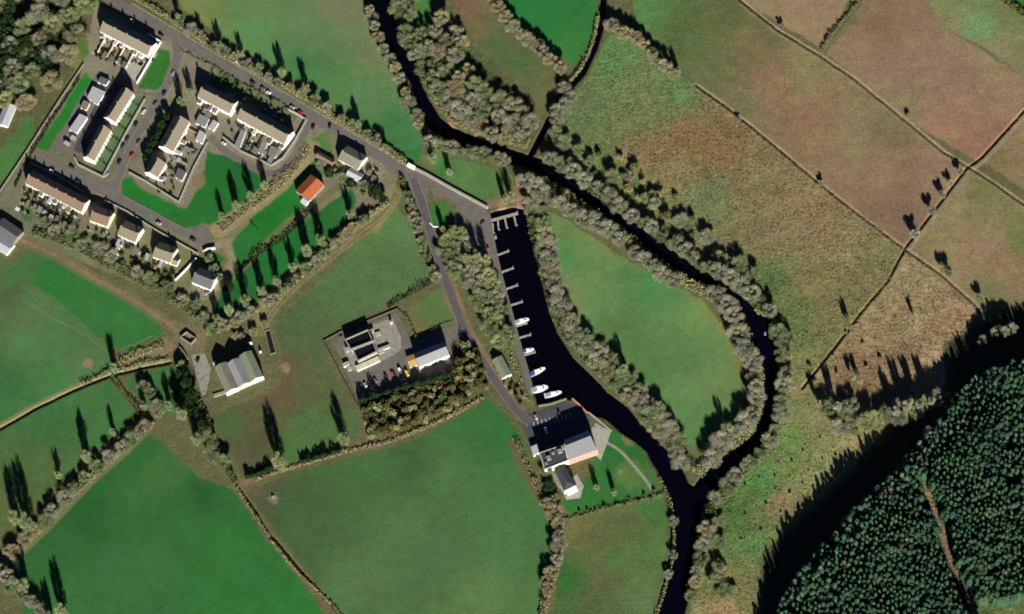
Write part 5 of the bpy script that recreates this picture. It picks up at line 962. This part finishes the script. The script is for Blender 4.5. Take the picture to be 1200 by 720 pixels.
# ------------------------------------------------------------------ bushes
bush_me = []
for kd in ('hedge_green', 'gorse', 'hedge_dark', 'hedge_tan'):
    for j in range(2):
        P = np.concatenate([ball(150, rng.uniform(.45,.7), (rng.uniform(-.5,.5), rng.uniform(-.5,.5), rng.uniform(.35,.8))) for _ in range(5)]); P[:, 2] = np.abs(P[:, 2])
        bush_me.append((kd, tri_mesh('bush', leaf_tris(P, .12+.14*nrng.random(len(P))), M[kd])))
BT = {'hedge_green': 'green', 'gorse': 'brown-green gorse', 'hedge_dark': 'dark', 'hedge_tan': 'tan'}
def bushes(poly, sp, r, kinds, where, group, n=1500):
    xs = [p[0] for p in poly]; ys = [p[1] for p in poly]; pts = []
    for _ in range(n):
        x, y = rng.uniform(min(xs), max(xs)), rng.uniform(min(ys), max(ys))
        if inpoly(np.array([x]), np.array([y]), poly)[0] and all((x-a)**2+(y-b_)**2 > sp*sp for a, b_ in pts): pts.append((x, y))
    pts.sort()
    for k, (x, y) in enumerate(pts):
        kd = rng.choice(kinds); me_ = rng.choice([m_ for q_, m_ in bush_me if q_ == kd]); rr = rng.uniform(*r)*.65
        p = at(x, y, rr*.6); o = link('bush', me_, None, (p.x, p.y, 0)); o.scale = (rr, rr, rr*rng.uniform(.8, 1.3)); o.rotation_euler = (0, 0, rng.random()*6)
        tag(o, f'{BT[kd]} bush, {ordn(k)} {where}', 'bush', group)
bushes([(425,476),(470,462),(530,444),(546,404),(560,410),(567,452),(520,486),(470,502),(432,514)], 6.0, (4.0,7.0), ['gorse','gorse','gorse','hedge_green','hedge_tan'], 'from the left in the scrub south of the works', 'gorse bushes of the scrub')
bushes([(118,42),(180,70),(172,74),(140,84),(112,66)], 6, (1.5,2.6), ['hedge_dark','hedge_green'], 'from the left in the yards of the north terrace', 'garden bushes')
bushes([(28,220),(95,252),(88,270),(22,250)], 6.5, (1.5,2.8), ['hedge_dark','hedge_green','hedge_tan'], 'from the left in the gardens of the red-brown terrace', 'garden bushes')
bushes([(100,262),(125,272),(168,290),(210,320),(200,335),(150,308),(98,280)], 8, (2,3.6), ['hedge_dark','hedge_green','hedge_tan'], 'from the left in the gardens of the detached houses', 'garden bushes')
bushes([(205,160),(228,170),(200,232),(165,212),(185,206)], 7, (1.4,2.4), ['hedge_dark','hedge_green'], 'from the left in the yards west of the green', 'garden bushes')
bushes([(262,140),(330,172),(318,190),(285,176)], 7.5, (1.4,2.4), ['hedge_dark','hedge_green'], 'from the left in the yards of the long road terrace', 'garden bushes')
bushes([(385,185),(440,200),(455,222),(430,232),(400,212)], 8, (2,3.6), ['hedge_dark','hedge_green','hedge_tan'], 'from the left round the roadside house', 'garden bushes')
bushes([(236,90),(262,84),(345,130),(340,140),(262,100)], 9, (1.6,2.6), ['hedge_dark','hedge_green'], 'from the left in front of the road terraces', 'garden bushes')
bushes([(855,580),(880,560),(975,500),(1000,520),(940,590),(900,630),(850,640)], 16, (.8,1.9), ['hedge_tan','hedge_green'], 'from the left on the rough strip before the forest', 'bushes of the rough riverside')
bushes([(668,600),(700,596),(768,574),(765,584),(700,602)], 9, (1.5,2.4), ['hedge_green','hedge_dark'], 'from the left at the foot of the marina lawn', 'garden bushes')
bushes([(575,425),(596,440),(622,470),(612,478),(590,450)], 8, (2,3.5), ['gorse','hedge_tan'], 'from the left between boat shed and quay', 'bushes by the boat shed')
bushes([(945,430),(1000,375),(1010,400),(1040,420),(1000,450),(960,455)], 19, (1.4,2.8), ['gorse','hedge_tan'], 'from the left beside the rough moor track', 'moor bushes')
bushes([(700,170),(760,200),(850,280),(890,340),(930,400),(930,450),(900,380),(840,300),(760,240),(690,200)], 17, (3.0,6.5), ['hedge_green','hedge_tan','hedge_green'], 'from the left in the rough ground behind the north river bank', 'bushes behind the north bank')

# ------------------------------------------------------------------ forest
def conifer(seed, n=260):
    """cone of drooping needle sprays, thick at the skirt"""
    r = np.random.default_rng(seed); f_ = r.random(n)**1.25; a = r.random(n)*6.28; lob = 1+.18*np.sin(a*3+r.random()*6)+.1*np.sin(a*7+f_*9)
    rad = ((1-f_)**.5*.97+.03)*lob*(.72+.33*r.random(n)); z = .08+.9*f_
    c_ = np.stack([np.cos(a)*rad, np.sin(a)*rad, z], -1)
    out = np.stack([np.cos(a), np.sin(a), -.05+0*a], -1); sd_ = np.stack([-np.sin(a), np.cos(a), 0*a], -1)
    l = (.26+.2*r.random((n, 1))); w_ = l*.55; jit = r.normal(size=(n, 3))*[.07,.07,.012]
    return np.stack([c_-out*l*.5+sd_*w_+jit+[0,0,.02], c_-out*l*.5-sd_*w_-jit+[0,0,.02], c_+out*l*.7+[0,0,-.035]+jit*.5], 1)
CT = [conifer(s_) for s_ in range(40, 46)]
CM = [tri_mesh('crown', t_, M['needle']) for t_ in CT]
cone_trunk = MB().tube((0,0,0),(0,0,.9), .035, .01, 5).mesh('trunk', M['bark'])
FOREST = [(1290,400),(1200,424),(1150,436),(1118,462),(1100,498),(1070,528),(1036,566),(1000,600),(980,622),(950,656),(924,688),(905,722),(890,780),(1290,780)]
CLEAR = [(1083,566),(1098,600),(1110,640),(1124,680),(1138,712)]
pts = []; grid = {}
for _ in range(52000):
    x, y = rng.uniform(890, 1285), rng.uniform(395, 775); k_ = (int(x//8), int(y//8))
    near = [p for i in (-1,0,1) for j in (-1,0,1) for p in grid.get((k_[0]+i, k_[1]+j), [])]
    if any((x-a)**2+(y-b_)**2 < (4.0+1.1*abs(math.sin(x*.05+2*math.sin(y*.04))))**2 for a, b_ in near): continue
    grid.setdefault(k_, []).append((x, y)); pts.append((x, y))
X, Y = np.array(pts).T; keep = inpoly(X, Y, FOREST) & (pdist(X, Y, CLEAR) > 8)
gap = wn(X, Y, 60, 55)+.6*wn(X, Y, 25, 56); keep &= gap > -.62
keep &= ~(inpoly(X, Y, [(1150,706),(1300,690),(1300,800),(1140,800)]))
de = pdist(X, Y, FOREST[:12]); order = np.argsort(de)
infr = (X < 1206) & (Y < 726)
sel = [i for i in order if keep[i]]
single = [i for i in sel if infr[i]][:300]; sset = set(single); rest = [i for i in sel if i not in sset]
print('CONIFERS', len(sel))
def cparams(i):
    h = rng.uniform(11.2, 13.6); r_ = rng.uniform(3.9, 6.2)*.65*(1+.28*math.sin(X[i]*.06+2*math.sin(Y[i]*.05))); zb = elev(X[i], Y[i]); p = at(X[i], Y[i], zb+h*.6); zb2 = zb
    return p, zb2, r_, h
for i in single:
    p, zb, r_, h = cparams(i); h *= rng.uniform(.85, 1.22)
    o = thing('conifer', 'dark green conifer packed among identical ones in the plantation', 'conifer', (p.x, p.y, zb-.3), rng.random()*6.28, 'conifers of the plantation'); o.scale = (r_, r_, h)
    for nm, me_ in (('trunk', cone_trunk), ('crown', rng.choice(CM))):
        a = bpy.data.objects.new(nm, me_); COL.objects.link(a); a.parent = o
AR = []
for i in rest:
    p, zb, r_, h = cparams(i); a = rng.random()*6.28; ca_, sa_ = math.cos(a), math.sin(a); t_ = CT[rng.randrange(6)]
    q_ = np.empty_like(t_); q_[..., 0] = (t_[..., 0]*ca_-t_[..., 1]*sa_)*r_+p.x; q_[..., 1] = (t_[..., 0]*sa_+t_[..., 1]*ca_)*r_+p.y; q_[..., 2] = t_[..., 2]*h+zb-.3; AR.append(q_)
fm_ = mat('forest_needles', C(92,122,84), .9, .4, .08, 0, 0, .1, C(56,94,76), 0, .35)
o = link('conifer_forest', tri_mesh('conifer_forest', np.concatenate(AR), fm_)); tag(o, 'deep mass of the conifer plantation filling the bottom right', 'forest', None, 'stuff')

wood([(1120,560),(1150,545),(1180,600),(1190,660),(1160,690),(1130,640)], 24, (4,6), (13,16), [g,tn,gr], 'from the left in the thin patch right of the forest ride', group='leafless trees inside the plantation')
wood([(1010,590),(1070,620),(1080,700),(1000,710),(980,660)], 38, (3.5,5), (13,15), [g,tn], 'from the left in the plantation left of the ride', group='leafless trees inside the plantation')
# rough moor grass and rushes
def tufts(name, label, polys, n, size, m_, hgt):
    C_ = []
    for poly, wgt in polys:
        xs = [p[0] for p in poly]; ys = [p[1] for p in poly]; x = nrng.uniform(min(xs), max(xs), int(n*wgt*2)); y = nrng.uniform(min(ys), max(ys), len(x))
        k_ = inpoly(x, y, poly) & ((wn(x, y, 22, 70)+.7*wn(x, y, 8, 71)) > -.15); x, y = x[k_], y[k_]
        z = elev_np(x, y); k_ = z < .5; x, y, z = x[k_], y[k_], z[k_]; gx_, gy_ = at_np(x, y, z); C_.append(np.stack([gx_, gy_, z+hgt*.35], -1))
    C_ = np.concatenate(C_); C_ = np.concatenate([C_, C_+nrng.normal(size=C_.shape)*[.4,.4,.05]])
    o_ = link(name, tri_mesh(name, leaf_tris(C_, size*(.5+nrng.random(len(C_)))), m_)); tag(o_, label, 'grass', None, 'stuff')
RP = [(F[4][0], 1.0), (F[11][0], .3), (F[12][0], .35)]
tufts('moor_grass', 'pale tussocky grass scattered over the rough riverside moor', RP, 20000, .5, mat('moor_grass', C(158,144,104), 1, .2, .2, col2=C(124,126,82)), .5)
tufts('moor_rushes', 'dark rushes scattered over the rough riverside moor', RP, 5000, .6, mat('moor_rushes', C(100,98,58), 1, .2, .2, col2=C(112,88,58)), .7)
tufts('dry_grass', 'short dry grass over the brown top fields', [(F[5][0], 1.0), (F[7][0], .5), (F[10][0], .5), (F[8][0], .4)], 5000, .4, mat('dry_grass', C(160,138,102), 1, .2, .2, col2=C(132,124,82)), .3)
# ------------------------------------------------------------------ pontoons and boats
PG = 'finger pontoons along the quay'
def pontoon(label, a, b_, w_=1.5, group=PG, cat='pontoon', cleats=True):
    P, Q_ = at(*a, -.3), at(*b_, -.3); e = Q_-P; L = e.length; o = thing('finger_pontoon', label, cat, (P.x, P.y, -1.0), math.atan2(e.y, e.x), group)
    obj('deck', MB().box(L/2, 0, .62, L, w_, .16), M['pontoon'], o); fl = MB()
    for k_ in range(max(2, int(L/3))): fl.box(1+k_*(L-2)/max(1, int(L/3)-1), 0, .24, 1.4, w_*.85, .55)
    obj('float', fl, M['concrete'], o)
    obj('pile', MB().tube((L-.25, w_/2+.2, -1.5), (L-.25, w_/2+.2, 2.0), .14, .14, 8), M['concrete_pale'], o)
    return o
for i, (a, b_) in enumerate([((581,300),(596.5,294)),((587,319.5),(602,314)),((592,339.5),(607,334)),((597,358.5),(612.5,353.5)),((603,383),(618,378.5)),((607.5,396.5),(622.5,392)),((612.5,417),(627.5,412.5)),((619,442),(637,433))]):
    pontoon(f'pale finger pontoon, {ordn(i)} from the north along the quay', a, b_)
pontoon('long pale pontoon across the head of the mooring basin', (574,259),(607,250), 2.4, 'head pontoons of the basin')
for i, (a, b_) in enumerate([((583.3,258),(584.6,270)),((591.5,256),(594.2,268)),((602.3,253),(605,265))]): pontoon(f'short finger pontoon under the long head pontoon, {ordn(i)} from the left', a, b_, 1.3, 'head pontoons of the basin')
pontoon('short wide landing stage hugging the quay wall', (576.5,262),(577.5,274), 2.4, 'head pontoons of the basin'); pontoon('stubby stage pointing from the quay below the landing stage', (574.5,280.5),(582,278), 2.4, 'head pontoons of the basin')
def boat(label, px, py, L, W_, ang, cover='canvas_grey', cab=.45, group='white cruisers moored on the quay', name='cabin_cruiser'):
    L *= 1.25; W_ *= 1.45
    p = at(px, py, .4); o = thing(name, label, 'boat', (p.x, p.y, -1.0), ang, group)
    n_ = 9; st = [(-L/2+L*i/(n_-1)) for i in range(n_)]; v = []; f = []
    for x in st:
        t_ = (x+L/2)/L; w_ = W_/2*(1 if t_ < .5 else math.cos((t_-.5)/.5*1.45)**.7)*(0.92+.08*min(1, t_*4)); sh = .35*max(0, t_-.4)
        v += [(x, -w_, 1.0+sh), (x, -w_*.75, .1), (x, 0, -.3), (x, w_*.75, .1), (x, w_, 1.0+sh)]
    for i in range(n_-1):
        for k_ in range(4): f.append((i*5+k_, i*5+k_+1, i*5+5+k_+1, i*5+5+k_))
        f.append((i*5+4, i*5, i*5+5, i*5+9))
    f.append((0, 4, 3, 2, 1)); obj('hull', MB().add(v, f), M['gelcoat'], o)
    x0, x1 = -L*.12, L*.28; w0, w1 = W_*.38, W_*.24; zc = 1.12
    obj('cabin', MB().add([(x0,-w0,zc),(x1,-w1,zc+.1),(x1,w1,zc+.1),(x0,w0,zc),(x0+.1,-w0*.85,zc+1.0),(x1-.9,-w1*.85,zc+.9),(x1-.9,w1*.85,zc+.9),(x0+.1,w0*.85,zc+1.0)], [(3,2,1,0),(4,5,6,7),(0,1,5,4),(1,2,6,5),(2,3,7,6),(3,0,4,7)]), M['gelcoat'], o)
    obj('windscreen', MB().add([(x1-.02,-w1*.8,zc+.2),(x1-.02,w1*.8,zc+.2),(x1-.86,w1*.7,zc+.9),(x1-.86,-w1*.7,zc+.9)], [(0,1,2,3)]), M['glass'], o).location.x = .03
    obj('side_window', MB().add([(x0+.3,-w0*.97,zc+.35),(x1-1.0,-w1*1.08,zc+.4),(x1-1.2,-w1*.98,zc+.75),(x0+.4,-w0*.9,zc+.75)], [(0,1,2,3)]), M['glass'], o)
    obj('cockpit_cover', MB().add([(-L*.46,-W_*.4,1.08),(x0-.05,-W_*.4,1.08),(x0-.05,W_*.4,1.08),(-L*.46,W_*.4,1.08),(-L*.42,-W_*.3,1.35),(x0-.1,-W_*.32,1.9),(x0-.1,W_*.32,1.9),(-L*.42,W_*.3,1.35)], [(3,2,1,0),(4,5,6,7),(0,1,5,4),(1,2,6,5),(2,3,7,6),(3,0,4,7)]), M[cover], o)
    rl_ = MB()
    for s_ in (-1, 1): rl_.tube((L*.1, s_*W_*.44, 1.55), (L*.45, s_*W_*.12, 1.85), .03, .03, 4)
    obj('rail', rl_, M['white_paint'], o); return o
boat('white cruiser moored alone above the others, between two bare pontoons', 611,376, 9.5,3.1, R(12), 'canvas_grey')
boat('small white cruiser on the pontoon second below the lone one', 618.5,410.5, 7.5,2.6, R(10), 'canvas_blue')
boat('white cruiser with cluttered deck on the slanting pontoon', 629,435.5, 11,3.2, R(24), 'canvas_blue')
boat('broadest white cruiser, berthed close to the quay end', 631.5,455.5, 11,4.4, R(10), 'canvas_grey')
boat('white cruiser moored outside the broadest one, farthest into the channel', 648,461.5, 10.5,3.2, R(12), 'canvas_grey')
def dinghy(label, px, py, L, ang, cat='dinghy'):
    p = at(px, py, -.6); o = thing('dinghy', label, cat, (p.x, p.y, -1.0), ang)
    v = []; f = []; n_ = 6
    for i in range(n_):
        t_ = i/(n_-1); w_ = L*.2*(1 if t_ < .5 else math.cos((t_-.5)*2.9)); x = -L/2+L*t_; v += [(x,-w_,.5),(x,-w_*.6,0),(x,w_*.6,0),(x,w_,.5)]
    for i in range(n_-1):
        for k_ in range(3): f.append((i*4+k_, i*4+k_+1, i*4+5+k_, i*4+4+k_))
    f.append((0,3,2,1)); h = obj('hull', MB().add(v, f), M['gelcoat'], o)
    obj('thwart', MB().box(0, 0, .38, .35, L*.36, .06), M['pontoon'], o); obj('thwart', MB().box(-L*.3, 0, .38, .35, L*.36, .06), M['pontoon'], o)
dinghy('small white dinghy afloat in the upper river', 473,52, 4.5, R(60)); dinghy('tiny white dinghy beside the quay end', 629.5,478, 3, R(10)); dinghy('tiny pale dinghy in the river bend', 897,391, 2.8, R(80))
p = at(572.5,292.5); t_ = thing('lifebuoy_post', 'small red lifebuoy cabinet on the quay edge', 'lifebuoy post', (p.x, p.y, 0)); obj('cabinet', MB().box(0,0,1.1,1.2,.9,1.2), M['car_red'], t_); obj('post', MB().box(0,0,.25,.3,.3,.5), M['concrete'], t_)
# ------------------------------------------------------------------ cars
wheel_me = MB().tube((0,-.12,0),(0,.12,0), .33, .33, 12).mesh('wheel', M['tyre'])
def car(colr, px, py, ang, label, van=False):
    p = at(px, py, .7); o = thing('van' if van else 'parked_car', label, 'van' if van else 'car', (p.x, p.y, .1), ang, 'parked vehicles')
    L, W_ = (5.0, 1.95) if van else (4.4, 1.8)
    prof = [(-L/2,.35),(-L/2,.85),(-L/2+.15,1.9),(L*.22,1.95),(L*.36,1.25),(L/2-.05,1.05),(L/2,.35)] if van else [(-L/2,.35),(-L/2+.03,.85),(-L/2+.5,.95),(L*.14,.98),(L/2-.15,.82),(L/2,.6),(L/2,.35)]
    n_ = len(prof); body = MB().add([(x, s_*(W_/2-(.06 if z > .9 else 0)), z) for s_ in (-1, 1) for x, z in prof], [tuple(range(n_)), tuple(range(2*n_-1, n_-1, -1))]+[(i, n_+i, n_+(i+1) % n_, (i+1) % n_) for i in range(n_)])
    obj('body', body, M['car_'+colr], o)
    if not van:
        a, b_, c_, d_ = -L/2+.55, -L/2+1.05, L*.02, L*.18; w0, w1 = W_/2-.08, W_/2-.25
        obj('glasshouse', MB().add([(a,-w0,.96),(d_,-w0,.99),(d_,w0,.99),(a,w0,.96),(b_,-w1,1.4),(c_,-w1,1.42),(c_,w1,1.42),(b_,w1,1.4)], [(3,2,1,0),(4,5,6,7),(0,1,5,4),(1,2,6,5),(2,3,7,6),(3,0,4,7)]), M['glass'], o)
        obj('roof_panel', MB().box((b_+c_)/2, 0, 1.435, c_-b_-.05, w1*2-.06, .04), M['car_'+colr], o)
    else: obj('windscreen', MB().add([(L*.225,-.85,1.9),(L*.35,-.85,1.3),(L*.35,.85,1.3),(L*.225,.85,1.9)], [(0,1,2,3)]), M['glass'], o).location = (.03, 0, .02)
    for sx in (-1, 1):
        for sy in (-1, 1): put('wheel', wheel_me, o, sx*L*.31, sy*(W_/2-.1), .33, 0)
rd = R(-33)
for c_, x, y, a, lab in [('white',154.5,24,rd,'white car parked in front of the north terrace'),('red',172,36,R(-40),'red car parked in front of the north terrace'),('black',188.5,41,rd,'black car at the corner of the white garden wall'),
 ('white',278.5,73.5,rd,'white car driving on the main road'),('black',321.5,97.5,rd,'black car on the far verge of the main road'),('grey',308,104,rd,'grey car parked just behind a white one outside the road terraces'),('white',314.5,108.5,rd,'white car parked just ahead of a grey one outside the road terraces'),('silver',342.5,126,rd,'silver car parked alone near the junction path'),
 ('black',367,149,R(70),'black car at the mouth of the junction path'),('black',386.5,148,R(80),'black car on the grass by the roadside house'),('dark blue',192.5,109.5,R(62),'dark blue car topmost on the estate road kerb'),('white',168.5,131,R(62),'white car parked by the lawns of the stepped terraces'),
 ('black',159,146,R(62),'black car right behind the white one by the lawns'),('dark blue',149,163,R(62),'dark blue car by the front wall of the lower stepped terrace'),('black',143.5,171,R(62),'black car lowest by the front wall of the stepped terraces'),('red',154.5,182,R(60),'red car parked across the road from the stepped terraces'),
 ('grey',162.5,167,R(60),'grey car in the shade above the red one'),('silver',124.5,205,R(40),'silver car at the foot of the stepped terraces'),('black',91,213,R(-30),'black car on the lower estate road'),('dark blue',84,196,R(-30),'dark blue car beside the pale wall near the lower estate road'),
 ('white',486,247,R(-70),'white car half hidden by the hedge on the quay road'),('red',460,438,R(-60),'red car among the vehicles at the treatment works'),('black',452,441,R(-60),'black car left of the red one at the works'),('grey',440,446,R(-60),'grey car farther left at the works'),('silver',428,451,R(-60),'silver car farthest left at the works'),
 ('white',137,287,R(30),'white car behind the middle detached house'),('silver',243,344,R(20),'silver car in the gravel yard of the slate roofed house'),('dark blue',209,352,R(-70),'dark blue car west of the slate roofed house'),('silver',305,186,R(60),'silver car behind the long road terrace')]:
    car(c_, x, y, a, lab)
for c_, x, y, a, lab in [('silver',203,86,R(75),'silver car on the estate road beside the grass verge'),('black',140,190,R(60),'black car opposite the red one on the estate road'),('grey',182,122,R(60),'grey car on the estate road above the white one'),('white',60,200,R(-28),'white car on the lower estate road near the long terrace'),
  ('silver',186,262,R(-28),'silver car on the lower estate road facing the detached houses'),('dark blue',226,281,R(-28),'dark blue car at the turning head'),('black',296,97,rd,'black car leftmost in the line outside the road terraces'),('red',352,132,rd,'red car near the junction path on the main road'),
  ('white',262,168,R(-40),'white car on the path behind the road terraces'),('grey',229,179,R(60),'grey car on the gravel path west of the green'),('silver',628,489,R(-72),'silver car in the first marked marina bay'),('black',655,484,R(-72),'black car in a right-hand marina bay'),
  ('grey',566,262,R(60),'grey car by the cream wall in the car park'),('silver',433,213,R(30),'silver car in the yard of the roadside house'),('black',232,422,R(75),'black car in the farm yard'),('grey',494,402,R(15),'grey car on the works access lane')]:
    car(c_, x, y, a, lab)
car('white', 469, 435, R(-62), 'white van parked next to the red car at the works', True)
car('yellow', 477, 438, R(-62), 'yellow van between the white van and the works building', True)
car('white', 640, 505, R(-72), 'white van in the marina car park', True)
# ------------------------------------------------------------------ street lamps
def lamp(px, py, ang, label):
    p = at(px, py); o = thing('street_lamp', label, 'street lamp', (p.x, p.y, 0), ang, 'estate street lamps')
    obj('pole', MB().tube((0,0,0),(0,0,6.5), .09, .06, 6), M['concrete'], o); obj('arm', MB().tube((0,0,6.5),(1.3,0,6.8), .05, .04, 5), M['concrete'], o); obj('lamp_head', MB().box(1.5,0,6.8,.7,.28,.14), M['concrete_pale'], o)
for x, y, a, lab in [(199,104,R(150),'street lamp at the top bend of the estate road'),(173,126,R(-30),'street lamp outside the stepped terraces'),(128,214,R(-30),'street lamp where the two estate roads meet'),(178,258,R(60),'street lamp opposite the detached houses'),(272,92,R(60),'street lamp outside the road terraces'),(330,108,R(-120),'street lamp on the far side of the main road')]:
    lamp(x, y, a, lab)
# bale or rubble heap in the big field corner
P = ball(90, 1.6, (0,0,0), .5); P[:, 2] = np.abs(P[:, 2]); p = at(320,583); o = link('rubble_heap', tri_mesh('rubble_heap', leaf_tris(P, .8+.5*nrng.random(len(P))), M['concrete_pale']), None, (p.x, p.y, .1)); tag(o, 'small heap of pale rubble in the corner of the large southern field', 'rubble heap')
